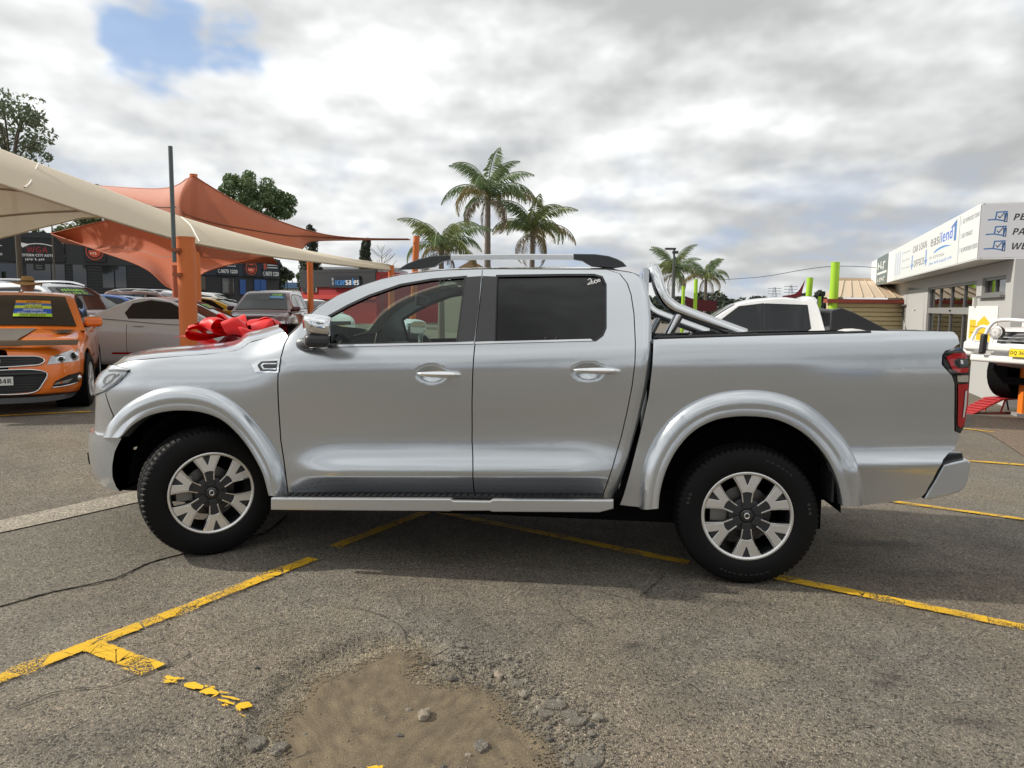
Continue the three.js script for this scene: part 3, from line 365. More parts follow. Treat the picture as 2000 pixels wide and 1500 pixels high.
{ // chalk marks on the rear window
  const q = (l) => tube(l.map((p) => { const f = fit(...p); return S(f[0], f[1], -0.007); }), 0.0022, 16, 5);
  part('paint_mark', merge([q([[1148, 547], [1153, 544], [1155, 549], [1147, 556], [1155, 554]]), q([[1157, 549], [1156, 554], [1160, 553], [1161, 548]]), q([[1164, 546], [1161, 550], [1164, 553], [1167, 549], [1163, 547]]), q([[1168, 545], [1169, 550], [1172, 549], [1171, 545], [1168, 547]])]), mat(.85, .85, .85), rdoor);
}
// cab corner, roof, windscreen
inCab = true;
const cp = fits([...sh(doorRearEdge, 2).map((p, i) => i < 2 ? [p[0] + 1, p[1]] : p), [1203, 973], [1211, 948], [1227, 893], [1247, 824], [1263.5, 760], [1271, 700], [1272.5, 640], [1269, 590], [1263, 556], [1254, 543], [1238, 534], [1215, 530]]);
both('cab_corner', panel([cp], SM(0), 0.012, 0.05), M.silver);
inCab = false;
const roofEdge = [[560, 658], [582, 638.5], [599, 619.5], [624, 597.2], [660, 575.3], [700, 558.3], [745, 543.8], [783, 535.3], [863, 526.9], [943, 524.5], [1060, 524], [1187, 525.3], [1215, 528], [1236, 532], [1250, 539]].map((p) => { const f = fit(...p); return S(f[0], f[1], 0.001); });
{
  const crv = new THREE.CatmullRomCurve3(roofEdge, false, 'centripetal'), NT = 60, N = crv.getSpacedPoints(NT);
  let tw = 0; while (N[tw].x < locZ(805, 533, 0.72).x) tw++;
  const surf = (u, v, lift = 0) => { const f = clamp(u * NT, 0, NT), i = Math.min(NT - 1, Math.floor(f)), p = N[i].clone().lerp(N[i + 1], f - i), fw = mix(0.24, 0.03, sstep(0, tw / NT, u)), cr = mix(0.0, 0.045, sstep(0.02, tw / NT, u)) * (1 - 0.8 * sstep(0.93, 1, u)), w = Math.abs(v); return V3(p.x - fw * (1 - v * v) * (u < 0.6 ? 1 : 0.3), p.y + cr * (1 - w ** 2.2) + lift, p.z * v); };
  const a0 = 0.9;
  part('roof', gridGeo(40, 30, (u, v) => surf(mix(tw / NT, 1, u), mix(-1, 1, v))), M.silver, TRUCK);
  both('windscreen_pillar', gridGeo(24, 6, (u, v) => surf(mix(0, tw / NT, u), mix(a0, 1, v))), M.silver);
  part('windscreen', gridGeo(16, 20, (u, v) => surf(mix(0.0, tw / NT + 0.01, u), mix(-a0, a0, v), -0.006)), M.glassClear, TRUCK);
  // cab back wall with rear window
  const e = N[NT], back = [];
  const bx = 1.03;
  part('cab_back', merge([box(0.03, 0.52, 1.66, bx, 1.08, 0), box(0.03, 0.42, 0.2, bx, 1.53, 0.64), box(0.03, 0.42, 0.2, bx, 1.53, -0.64), box(0.03, 0.06, 1.3, bx, 1.735, 0)]), M.silver, TRUCK);
  part('rear_window', box(0.008, 0.37, 1.08, bx, 1.52, 0), M.glassTint, TRUCK);
  part('headliner', gridGeo(20, 12, (u, v) => surf(mix(tw / NT + 0.02, 0.98, u), mix(-0.94, 0.94, v), -0.035)), M.headliner, TRUCK);
  both('inner_pillar', gridGeo(16, 2, (u, v) => surf(mix(0.02, tw / NT, u), mix(a0 - 0.05, 0.985, v), -0.02)), M.headliner);
}
// bonnet
{
  const seam = [[222, 713], [258, 704], [330, 697], [402, 691.6], [459.6, 684.4], [474, 678.5], [487, 668.5], [520, 660], [556, 649]].map((p) => { const f = fit(...p); return S(f[0], f[1], -0.002); });
  const N = new THREE.CatmullRomCurve3(seam, false, 'centripetal').getSpacedPoints(50);
  part('bonnet', gridGeo(50, 40, (u, v) => { const f = u * 50, i = Math.min(49, Math.floor(f)), p = N[i].clone().lerp(N[i + 1], f - i), w = mix(-1, 1, v), a = Math.abs(w); return V3(p.x - 0.25 * (1 - a ** 2.6), p.y + 0.012 + 0.028 * (1 - a ** 4) * sstep(0, .1, u) + 0.012 * sstep(.72, .60, a) * sstep(0.05, 0.3, u) - 0.012 * sstep(0.93, 1.0, a) - 0.05 * sstep(0.08, 0, u) * (1 - a * a), p.z * w); }), M.silver, TRUCK);
}
// wheel-arch flares
function flare(outerPx, innerPx, zin) {
  const N = 56, o = smooth2(outerPx, N), i = smooth2(innerPx, N), O = o.map((p) => { const f = fit(...p); return S(f[0], f[1], 0.0); }), I = i.map((p) => locZ(p[0], p[1], zin));
  const W = [[0, 0], [0.03, .010], [0.10, .022], [0.22, .032], [0.36, .036], [0.5, .034], [0.6, .029], [.66, .0245], [0.72, .023], [0.86, .021], [0.97, .014], [1.0, .005]];
  const NV = W.length + 1;
  return gridGeo(N, NV, (u, v) => { const k = Math.round(u * N), j = Math.round(v * NV); if (j >= W.length) { const p = I[k].clone(); p.z -= j === W.length ? 0.02 : 0.085; return p; } const [w, b] = W[j]; const p = O[k].clone().lerp(I[k], w); p.z = mix(O[k].z, I[k].z - 0.004, Math.min(1, w * 1.0)) + b; return p; });
}
const rOut = [[150, 1086], [152, 1010], [160, 940], [185, 850], [240, 750], [330, 660], [450, 600], [570, 578], [690, 580], [800, 605], [900, 655], [990, 735], [1050, 810], [1090, 890], [1115, 975], [1118, 1068]].map(Z3), rIn = [[235, 1086], [238, 1040], [245, 1000], [265, 930], [310, 840], [380, 760], [470, 710], [560, 693], [650, 692], [740, 705], [830, 745], [900, 800], [960, 875], [1000, 960], [1020, 1035], [1026, 1078]].map(Z3);
const fOut = [[140, 757], [180, 680], [250, 600], [340, 540], [450, 495], [560, 480], [680, 490], [790, 530], [880, 590], [960, 670], [1040, 770], [1100, 870], [1130, 960], [1146, 1075]].map(Z1), fIn = [[240, 762], [300, 700], [380, 650], [470, 625], [570, 617], [680, 628], [780, 665], [860, 730], [920, 800], [970, 880], [1010, 960], [1042, 1075]].map(Z1);
both('wheel_arch_flare', flare(fOut, fIn, 0.965), M.silver);
both('wheel_arch_flare', flare(rOut, rIn, 0.965), M.silver);
const midline = (a, b, n, k = 0.35) => { const x = smooth2(a, n), y = smooth2(b, n); return x.map((p, i) => [mix(p[0], y[i][0], k), mix(p[1], y[i][1], k)]); };
// fender, nose, bumper
const fendEdge = sh(doorFront.slice(0, 9), -2.4);
const fender = fits([...fendEdge, [562.5, 656], [556, 649.5], [520, 660.5], [487, 669.5], [474, 679.5], [459.6, 685.4], [402, 692.6], [330, 698], [258, 705], [226, 713], [256, 721.5], [236, 746], [207, 768], [223, 812], ...midline(fOut, fIn, 40).slice(3)]);
const FENDER = both('front_fender', panel([fender], SM(0), 0.014, 0.03), M.silver);
{
  const nose = [...fits([[205.5, 768.5], [221, 813], [213, 828], [203, 862]]), [SC, 0.60], [SC, 1.10], ...fits([[224, 713], [254, 721.5], [234, 746.5]])];
  both('front_fascia', panel([nose], SM(0), 0.016, 0.03), M.silver);
  const low = [...fits([[237, 856], [224, 882], [219, 911], [220, 933], [227, 951], [234, 960], [212, 955], [196, 944], [182, 931]], 0.03), [SC + .35, 0.50], [SC, 0.50], [SC, 0.70], ...fits([[203, 851]], 0.03)];
  both('front_bumper', panel([low], SM(0.03), 0.018, 0.14), M.silver);
  const ba = fit(237, 856, .03), bb = fit(203, 851, .03); both('bumper_ledge', gridGeo(60, 3, (u, v) => { const s = mix(ba[0], SC, u), y = s > bb[0] ? mix(ba[1], bb[1], (ba[0] - s) / (ba[0] - bb[0])) : mix(bb[1], .70, (bb[0] - s) / (bb[0] - SC)); return S(s, y + .006 * v, mix(.0295, -.03, v)); }), M.silver);
  const lampPx = [[209, 721.5], [230, 720.5], [253, 722], [243, 735], [224, 752], [204, 764.5], [187, 772]];
  const lamp = [...fits(lampPx, 0.004), [NOSE0 - 1.02, 0.93], [NOSE0 - 1.0, 1.05]];
  const HL = both('headlight', panel([lamp], SM(0.004), 0.02, 0.02), mat(0.55, 0.56, 0.57, 0.14, 0.9));
  sub(HL, 'lens', panel([lamp], SM(0.016), 0.02, 0.012), M.lens);
  const ln = (l, r, m, n) => { const g = tube(l.map((p) => { const f = fit(p[0], p[1], 0.008); return S(f[0], f[1], 0.008); }), r, 20, 6); sub(HL, n, g, m); };
  ln([[213, 724], [232, 723.5], [250, 724.5]], 0.006, M.black, 'brow'); ln([[203, 760], [222, 748], [238, 733]], 0.004, M.chrome, 'light_strip'); ln([[199, 757], [215, 745], [224, 736], [232, 731]], 0.004, M.gloss, 'light_strip'); ln([[205, 738], [214, 732], [224, 731], [220, 740], [207, 750], [202, 746], [205, 738]], 0.005, M.gloss, 'projector_ring');
  const grille = [[SC, 0.66], [SC, 1.06], [SC + .38, 1.04], [SC + .45, .92], [SC + .40, .70]];
  both('grille', panel([grille], SM(0.012), 0.03, 0.03), M.gloss);
  for (let k = 0; k < 4; k++) both('grille_bar', panel([[[SC, .70 + k * .09], [SC + .36, .70 + k * .09], [SC + .36, .73 + k * .09], [SC, .73 + k * .09]]], SM(0.024), 0.05, 0.012), M.chrome);
  const fog = fits([[166, 884], [170, 884], [171, 905], [167, 908]], 0.036); both('fog_lamp', panel([fog], SM(0.036), 0.02, 0.01), mat(.8, .8, .78, .2));
  // chrome side vent
  const vent = [[945, 350], [1000, 338], [1107, 334], [1097, 411], [972, 409]].map(Z1), vin = [[984, 370], [1006, 349], [1091, 345], [1086, 402], [1000, 400]].map(Z1);
  const VE = both('side_vent', panel([fits(vent)], SM(0.009), 0.014, 0.012), M.chrome);
  sub(VE, 'vent_mesh', panel([fits(vin)], SM(0.0115), 0.014, 0.003), M.gloss);
  const slot = [[1003, 371], [1014, 358], [1090, 357], [1089, 364], [1022, 364], [1013, 373], [1024, 386], [1087, 386], [1087, 392], [1016, 392]].map(Z1);
  sub(VE, 'vent_blade', panel([fits(slot)], SM(0.015), 0.01, 0.004), M.chrome);
}
// bed side
const bedPx = [[1211, 986], [1218, 968], [1233, 915], [1251, 845], [1267, 775], [1274.5, 712], [1276.5, 663], [1488, 656], [1700, 650.5], [1824, 647], [1862, 649], [1870, 656], [1874, 671], [1858, 681], [1846, 685], [1840, 694], [1839, 712], [1848, 722], [1859, 734], [1864, 748], [1864, 842], [1873.9, 846], [1873, 854], [1865, 876.5], [1851.8, 885.5], [1841.6, 898], [1832.5, 916], [1821.8, 937.6], [1813.3, 951], [1807.6, 962.6], [1799.7, 970.5], [1792, 974], [1760, 978], [1690, 986.5], ...midline(rOut, rIn, 44).reverse(), [1246, 990]];
both('bed_side', panel([fits(bedPx)], SM(0), 0.014, 0.03), M.silver);
{
  const body = fits([[1846, 687.5], [1862, 684], [1878, 680], [1887, 690], [1892.5, 715], [1893, 750], [1891, 790], [1884, 832], [1876, 847], [1867, 841], [1866, 747], [1860, 732], [1843, 712], [1842.5, 696]]);
  const TLs = both('tail_light', panel([body], SM(-0.002), 0.012, 0.03), M.gloss);
  const tl = (l, x, m, n) => sub(TLs, n, panel([fits(l)], SM(x), 0.012, 0.006), m);
  tl([[1847, 697], [1862, 690], [1885, 689], [1889, 700], [1869, 700], [1862, 705], [1864, 714], [1872, 719], [1891, 718], [1891, 727], [1872, 728], [1860, 722]], 0.004, M.redlens, 'red_lens');
  tl([[1868, 705], [1879, 703], [1881, 714], [1873, 715], [1869, 711]], 0.003, M.satin, 'reflector'); tl([[1875, 703], [1880, 703], [1881, 711], [1876, 711]], 0.005, mat(.8, .8, .8, .2), 'reverse_lens');
  tl([[1870.5, 751], [1891, 749], [1890, 790], [1883, 829], [1875, 836], [1870, 830]], 0.004, M.redlens, 'red_lens');
  tl([[1884, 764], [1888, 762], [1886, 792], [1882, 815], [1879, 815], [1882, 790]], 0.008, mat(.75, .72, .72, .15, .3), 'clear_strip');
  tl([[1869, 733], [1891, 733], [1891, 746], [1870, 746]], 0.003, M.chrome, 'chrome_band');
}
part('tailgate', rbox(0.05, 0.68, 1.62, 0.02, 2.66, 1.08, 0), M.silver, TRUCK);
{ // rear bumper, extruded across the tail
  const q2 = (l, z) => l.map((p) => { const q = locZ(p[0], p[1], z); return [q.x, q.y]; });
  part('rear_bumper', extrude(q2([[1845, 911], [1868, 906], [1889, 901.5], [1892.5, 904.5], [1892.5, 914], [1888, 938], [1881, 952.5], [1873.5, 958], [1848, 965.5], [1819, 972.5], [1810, 972.5], [1827, 943]], .87), 1.72, 0.009, 3).translate(0, 0, -0.86), M.silver, TRUCK);
  part('bumper_step', extrude(q2([[1854, 892.5], [1887, 889.5], [1889.5, 902], [1846, 911]], .85), 1.6, 0.003).translate(0, 0, -0.8), M.black, TRUCK);
  part('bumper_top', extrude(q2([[1852, 886.5], [1886.5, 888], [1887, 890], [1855, 893]], .85), 1.56, 0.002).translate(0, 0, -0.78), M.silver, TRUCK);
  part('bumper_bracket', extrude(q2([[1850, 884], [1858, 892], [1848, 912], [1824, 946], [1818, 948], [1840, 902]], .80), 1.5).translate(0, 0, -0.75), M.under, TRUCK);
}
// bed rails, cover, sports bar
{
  const a = locZ(1277, 659, 0.87), b = locZ(1700, 648.5, 0.87), c = locZ(1855, 648.5, 0.86);
  for (const s of [1, -1]) { const z = 0.872 * s; part('bed_rail_cap', bar(V3(a.x, a.y - 0.004, z), V3(b.x, b.y - 0.004, z), 0.012, 8), M.black, TRUCK); }
  part('bed_cover', gridGeo(2, 2, (u, v) => V3(mix(a.x, c.x, u), mix(a.y, c.y, u) - 0.035, mix(-.86, .86, v))), M.black, TRUCK);
  const top = locZ(1273, 524, 0.60), pts = [V3(top.x, top.y, 0), V3(top.x, top.y, .40), V3(top.x, top.y - 0.004, .56), locZ(1276, 526, .655), locZ(1282, 541, .69), locZ(1288, 562, .71), locZ(1298, 584, .72), locZ(1315, 600, .72), locZ(1340, 611, .72), locZ(1390, 630, .72), locZ(1455, 654, .72)];
  const hoop = [...pts.slice(1).map((p) => V3(p.x, p.y, -p.z)).reverse(), ...pts];
  part('sports_bar', tube(hoop, 0.036, 160, 20), M.steel, TRUCK);
  for (const s of [1, -1]) {
    const f = (px, py, z = .72) => { const p = locZ(px, py, z); p.z *= s; return p; }, foot = (l, w) => part('bar_foot', extrude(l.map((p) => { const q = locZ(p[0], p[1], .74); return [q.x, q.y]; }), w, .004, 2).translate(0, 0, s * .73 - w / 2), M.black, TRUCK);
    part('bar_strut', bar(f(1329, 610), f(1302, 660), 0.027, 14), M.steel, TRUCK);
    foot([[1404, 662], [1424, 651], [1466, 648.5], [1492, 658], [1492, 664]], .12); foot([[1276, 664], [1284, 657], [1294, 653], [1314, 652.5], [1322, 663]], .11);
    part('bar_mount', rbox(0.05, 0.07, 0.06, 0.01, f(1268, 540, .62).x + .01, f(1268, 540, .62).y, f(1268, 540, .62).z), M.black, TRUCK);
  }
}
// roof rails
{
  const zr = 0.60;
  for (const s of [1, -1]) {
    const f = (px, py) => { const p = locZ(px, py, zr); return [p.x, p.y]; };
    const put = (l, m, n, w) => part(n, extrude(l.map((p) => f(...p)), w, 0.006, 2).translate(0, 0, s * zr - w / 2), m, TRUCK);
    put([[782, 526], [797, 517.5], [818, 509], [846, 502.5], [880, 500.5], [880, 506], [866, 508.5], [856, 514], [848, 519.5], [826, 523]], M.satin, 'rail_foot', 0.045);
    put([[879, 500], [1000, 498.5], [1124, 499], [1124, 505.5], [1000, 504.5], [879, 506]], mat(.72, .73, .74, .28, .9), 'rail_bar', 0.036);
    put([[1122, 498.5], [1162, 499], [1188, 502.5], [1205, 508.5], [1215, 514], [1221, 519.5], [1196, 522], [1156, 518.5], [1146, 513], [1138, 508], [1122, 505.5]], M.satin, 'rail_foot', 0.045);
  }
}
// door mirrors
for (const s of [1, -1]) {
  const f = (px, py, z) => { const p = locZ(px, py, z); p.z *= s; return p; }, c = f(619, 636, 1.06), d = f(618, 664, 1.06), g = new THREE.Group(); g.name = 'door_mirror'; TRUCK.add(g);
  const cap = new THREE.SphereGeometry(1, 36, 24); { const p = cap.attributes.position; for (let i = 0; i < p.count; i++) { let x = p.getX(i), y = p.getY(i), z = p.getZ(i); const q = (v, e) => Math.sign(v) * Math.pow(Math.abs(v), e); x = q(x, .62); y = q(y, .6); z = q(z, .62); if (x > .75) x = .75; p.setXYZ(i, (x * .082 + .006 - (y > 0 ? y * -.012 * x : 0)), y * .062 - 0.008 * x, z * .125); } cap.computeVertexNormals(); }
  const tw = s * .42; part('mirror_cap', cap.rotateY(tw).translate(c.x, c.y, c.z), M.chrome, g);
  part('mirror_base', rbox(.135, .075, .235, .032, 0, 0, 0, 4).rotateY(tw).translate(d.x, d.y - .002, d.z), M.satin, g);
  part('mirror_arm', tube([f(590, 672, .90), f(597, 672, .95), f(612, 671, 1.0)], .036, 10, 10).scale(1, 1, 1), M.satin, g);
  part('mirror_glass', box(.006, .09, .18, .062, -.01, 0).rotateY(tw).translate(c.x, c.y, c.z), M.chrome, g);
}
// side steps
for (const s of [1, -1]) {
  const f = (px, py) => { const p = locZ(px, py, 1.035); return [p.x, p.y]; };
  const g = new THREE.Group(); g.name = 'side_step'; TRUCK.add(g);
  const prof = [[533, 974], [880, 975.5], [886, 979], [958, 980], [964, 976.5], [1196, 978], [1196, 991], [1170, 997.5], [962, 996.5], [958, 994.5], [884, 994.5], [878, 995.5], [533, 993]].map((p) => f(...p));
  part('step_bar', extrude(prof, 0.03, 0.006, 2).translate(0, 0, s * 1.035 - 0.02), mat(.58, .59, .6, .3, .75), g);
  const a = f(548, 975), b = f(1180, 978.5), tr = [];
  tr.push(bar(V3(a[0], a[1] + .004, s * .93), V3(b[0], b[1] + .004, s * .93), 0.001, 4));
  const n = 46; for (let i = 0; i < n; i++) { const t = (i + .5) / n; for (let k = 0; k < 3; k++) tr.push(box(0.026, 0.008, 0.02, mix(a[0], b[0], t), mix(a[1], b[1], t) + 0.012, s * (.93 + k * .032))); }
  part('step_tread', merge([gridGeo(1, 1, (u, v) => V3(mix(a[0], b[0], u), mix(a[1], b[1], u) + .008, s * mix(.80, 1.02, v))), ...tr]), M.black, g);
  for (const px of [620, 880, 1140]) { const p = f(px, 986); part('step_bracket', box(.05, .03, .3, p[0], p[1] + .005, s * .86), M.under, g); }
}
// dark underside, wheel liners, cabin floor
{
  const dk = [box(3.4, .2, 1.25, 0, .36, 0), box(.9, .2, 1.1, -1.9, .40, 0), box(2.02, .05, 1.70, -.06, .47, 0), box(0.9, .5, 1.66, -.45, .72, 0), box(5.0, .14, .12, 0, .47, .42), box(5.0, .14, .12, 0, .47, -.42), box(.1, .12, 1.5, 1.6, .40, 0), box(.7, .3, .7, -1.7, .55, 0), box(1.5, .05, 1.66, 1.85, .98, 0), box(.03, .6, 1.7, 1.06, .78, 0), box(.04, .3, 1.7, 2.52, .85, 0), box(.03, .7, 1.5, -1.09, .85, 0), box(.03, .38, 1.2, -2.15, .75, 0), box(1.0, .03, 1.45, -1.65, 1.12, 0), box(1.0, .3, 1.68, .55, .62, 0)];
  part('underbody', merge(dk), M.under, TRUCK);
  for (const [wx, r] of [[-1.585, .46], [1.605, .49]]) for (const s of [1, -1]) part('wheel_liner', merge([new THREE.CylinderGeometry(r, r, .36, 40, 1, true, 0, Math.PI).rotateX(Math.PI / 2).rotateZ(Math.PI / 2).rotateZ(-Math.PI / 2).rotateZ(Math.PI / 2).translate(wx, .43, s * .74), box(r * 2, .75, .02, wx, .62, s * .56)]), M.under, TRUCK);
  for (const s of [1, -1]) part('leaf_spring', merge([tube([V3(1.05, .46, .53 * s), V3(1.6, .33, .53 * s), V3(2.2, .47, .53 * s)], .025, 12, 8)]), M.under, TRUCK);
  both('mud_flap', box(.012, .26, .22, 2.045, .62, .82), M.black);
}
// cabin
{
  const seat = (x, z, w) => { const g = new THREE.Group(); g.name = 'seat'; TRUCK.add(g); part('seat_base', rbox(.5, .16, w, .06, x - .22, .86, z, 4), M.interior, g); const b = rbox(.14, .62, w, .06, 0, .31, 0, 4); b.rotateZ(-.28).translate(x, .88, z); part('seat_back', b, M.interior, g); for (const o of w > .8 ? [-.42, 0, .42] : [0]) part('headrest', rbox(.1, .17, .24, .045, x + .20, 1.53, z + o, 4), M.interior, g); };
  seat(0.02, .38, .5); seat(0.02, -.38, .5); seat(.80, 0, 1.4);
  part('dashboard', merge([rbox(.5, .2, 1.5, .07, -.86, 1.13, 0, 4), rbox(.3, .35, 1.45, .06, -.72, .95, 0, 4), rbox(.10, .08, .4, .035, -.72, 1.25, -.38, 4)]), mat(.035, .036, .038, .6), TRUCK);
  const sw = new THREE.TorusGeometry(.185, .018, 10, 40).rotateY(Math.PI / 2).rotateZ(.42); part('steering_wheel', merge([sw, bar(V3(0, -.18, 0), V3(0, .05, 0), .014), bar(V3(0, 0, -.18), V3(0, 0, .18), .02), rbox(.05, .1, .12, .02)]).translate(-.47, 1.17, -.38), M.satin, TRUCK);
  part('rear_view_mirror', rbox(.03, .07, .24, .012, -.46, 1.585, 0), M.black, TRUCK);
  both('door_card', box(1.9, .6, .02, -.0, .98, .86), M.interior);
  both('belt_pillar', merge([bar(V3(.18, 1.30, .83), V3(.22, 1.72, .66), .05, 8)]), M.headliner);
}
// wheels
const FONT = await new FontLoader().loadAsync('fonts/droid/droid_sans_bold.typeface.json');
function tyreGeo(R, rimR, w, lugs = 72) {
  const k = R / .388, h = w / 2, P = [[h * .86, rimR - .012, 0], [h * .97, rimR + .004, 0], [h * 1.02, rimR + .03 * k, 0], [h * 1.035, rimR + .065 * k, 0], [h * 1.0, R - .052 * k, 0], [h * .955, R - .026 * k, .25], [h * .90, R - .012 * k, 1], [h * .80, R - .004 * k, 1], [h * .60, R, 1], [h * .55, R, .2], [h * .54, R - .009 * k, 0], [h * .45, R - .009 * k, 0], [h * .44, R + .001, .2], [h * .10, R + .002, .5], [h * .09, R - .008 * k, 0]], half = P.slice();
  const full = [...half, ...half.slice().reverse().map((p) => [-p[0], p[1], p[2]])], N = lugs * 4, pos = [], idx = [], m = full.length;
  for (let i = 0; i <= N; i++) { const a = i / N * Math.PI * 2; for (const [z, r, l] of full) { const cut = (i % 4 === 0) ? .0085 * l * k : 0, rr = r - cut; pos.push(Math.cos(a) * rr, Math.sin(a) * rr, z); } }
  for (let i = 0; i < N; i++) for (let j = 0; j < m - 1; j++) { const a = i * m + j, b = a + m; idx.push(a, b, b + 1, a, b + 1, a + 1); }
  const g = new THREE.BufferGeometry(); g.setAttribute('position', new THREE.Float32BufferAttribute(pos, 3)); g.setIndex(idx); g.setAttribute('uv', new THREE.Float32BufferAttribute(new Float32Array(pos.length / 3 * 2), 2)); g.computeVertexNormals(); return toCreasedNormals(g, 0.6);
}
const latheZ = (l, seg = 64) => new THREE.LatheGeometry(l.map((p) => new THREE.Vector2(p[0], p[1])), seg).rotateX(Math.PI / 2);
const polar = (r, deg) => [r * Math.sin(deg * Math.PI / 180), r * Math.cos(deg * Math.PI / 180)];
const G_tyre = tyreGeo(.388, .252, .265);
const G_barrel = latheZ([[.252, .112], [.250, .118], [.246, .121], [.232, .105], [.222, .09], [.215, .03], [.21, -.09]]);
const G_disc = merge([latheZ([[.06, .0], [.150, .0], [.150, -.024], [.06, -.024]], 48)]);
const V2L = (l) => l.map((p) => polar(p[0], p[1]));
const spokeDark = () => { const gs = []; for (let k = 0; k < 6; k++) { gs.push(extrude(V2L([[.05, -24], [.085, -16], [.135, -13.2], [.165, -15.4], [.236, -19.8], [.236, 19.8], [.165, 15.4], [.135, 13.2], [.085, 16], [.05, 24]]), .028, .004, 2).translate(0, 0, .083).rotateZ(-k * Math.PI / 3)); } gs.push(latheZ([[0, .104], [.03, .104], [.09, .10], [.098, .094], [.098, .05]], 36)); return merge(gs); };
const G_spoke = spokeDark();
const G_face = extrude(V2L([[.134, -10.8], [.175, -14.2], [.236, -17.6], [.236, -6.4], [.172, -1.0], [.172, 1.0], [.236, 6.4], [.236, 17.6], [.175, 14.2], [.134, 10.8], [.136, 6], [.137, 0], [.136, -6]]), .004, .0015, 1);
const G_edges = [1, -1].map((s) => { const l = s > 0 ? [[.080, 18.5], [.104, 15.9], [.132, 14.1], [.175, 16.8], [.236, 20.2], [.236, 18.6], [.175, 15.2], [.132, 11.9], [.104, 12.6], [.080, 14.5]] : [[.080, -14.5], [.104, -12.6], [.132, -11.9], [.175, -15.2], [.236, -18.6], [.236, -20.2], [.175, -16.8], [.132, -14.1], [.104, -15.9], [.080, -18.5]]; return extrude(V2L(l), .003, .001, 1); });
const G_lip = latheZ([[.230, .108], [.2315, .1262], [.247, .1262], [.2495, .120]], 72);
const G_notch = merge([extrude(V2L([[.186, 0], [.234, -4.8], [.234, 4.8]]), .004)]);
function truckWheel(x, steer, side, spin, text) {
  const g = new THREE.Group(); g.name = 'wheel'; TRUCK.add(g); g.position.set(x, .3865 + (side < 0 ? .048 : 0), side * .785);
  g.rotation.order = 'YZX'; g.rotation.y = steer + (side < 0 ? Math.PI : 0);
  const T = part('tyre', G_tyre, M.rubber, g), rot = (m) => { m.rotation.z = spin; return m; };
  part('barrel', G_barrel, mat(.02, .021, .023, .35, .4), g); part('brake_disc', G_disc.clone().translate(0, 0, .02), M.disc, g); part('brake_caliper', box(.09, .15, .07, -.145, .03, 0.02), mat(.3, .29, .27, .5, .6), g);
  rot(part('rim', G_spoke, M.rimdark, g)); part('rim_lip', G_lip, M.machined, g);
  for (let k = 0; k < 6; k++) { const f = part('spoke_face', G_face, M.machined, g); f.position.z = .1155; f.rotation.z = spin - k * Math.PI / 3; for (const G of G_edges) { const e = part('spoke_edge', G, M.chrome, g); e.position.z = .1155; e.rotation.z = spin - k * Math.PI / 3; } const l = part('lug_nut', G_nut, M.black, g); const a = polar(.068, 0); l.position.set(-Math.sin(k * Math.PI / 3 - spin - Math.PI) * .068, -Math.cos(k * Math.PI / 3 - spin - Math.PI) * .068, .098); }
  part('hub_cap', latheZ([[0, .116], [.03, .115], [.036, .11], [.038, .098]], 32), M.gloss, g);
  part('emblem', merge([new THREE.TorusGeometry(.013, .0042, 8, 28).scale(1, 1.12, 1), extrude([[-.004, .011], [.004, .011], [0, .021]], .003)]).translate(0, 0, .1165), M.steel, g);
  if (text) { const gs = []; const put = (str, a0, r, flip) => { let a = a0; for (const ch of str) { const t = new TextGeometry(ch, { font: FONT, size: .026, depth: .0012, curveSegments: 3 }); t.computeBoundingBox(); const w = t.boundingBox.max.x + .007; t.translate(-w / 2, -.013, 0); if (flip) { t.translate(0, -r, 0); t.rotateZ(a + w / 2 / r); a += w / r; } else { t.translate(0, r, 0); t.rotateZ(a - w / 2 / r); a -= w / r; } t.translate(0, 0, .1345); gs.push(t); } }; put('COOPER', -.35 + .1, .318, false); put('DISCOVERER', -.45, .318, true); for (let k = 0; k < 3; k++) for (const b of [.15 + k * .075, Math.PI - .15 - k * .075]) gs.push(extrude([[.285, -.009], [.34, -.006], [.34, .006], [.285, .009]], .0012).rotateZ(b - .05).translate(0, 0, .134)); part('tyre_lettering', merge(gs), mat(.03, .03, .031, .5), g); }
  return g;
}
const G_nut = new THREE.CylinderGeometry(.010, .011, .016, 6).rotateX(Math.PI / 2);
truckWheel(-1.61, .68, 1, .12, false); truckWheel(-1.61, .62, -1, .5, false); truckWheel(1.605, 0, 1, .02, true); truckWheel(1.605, 0, -1, .3, false);

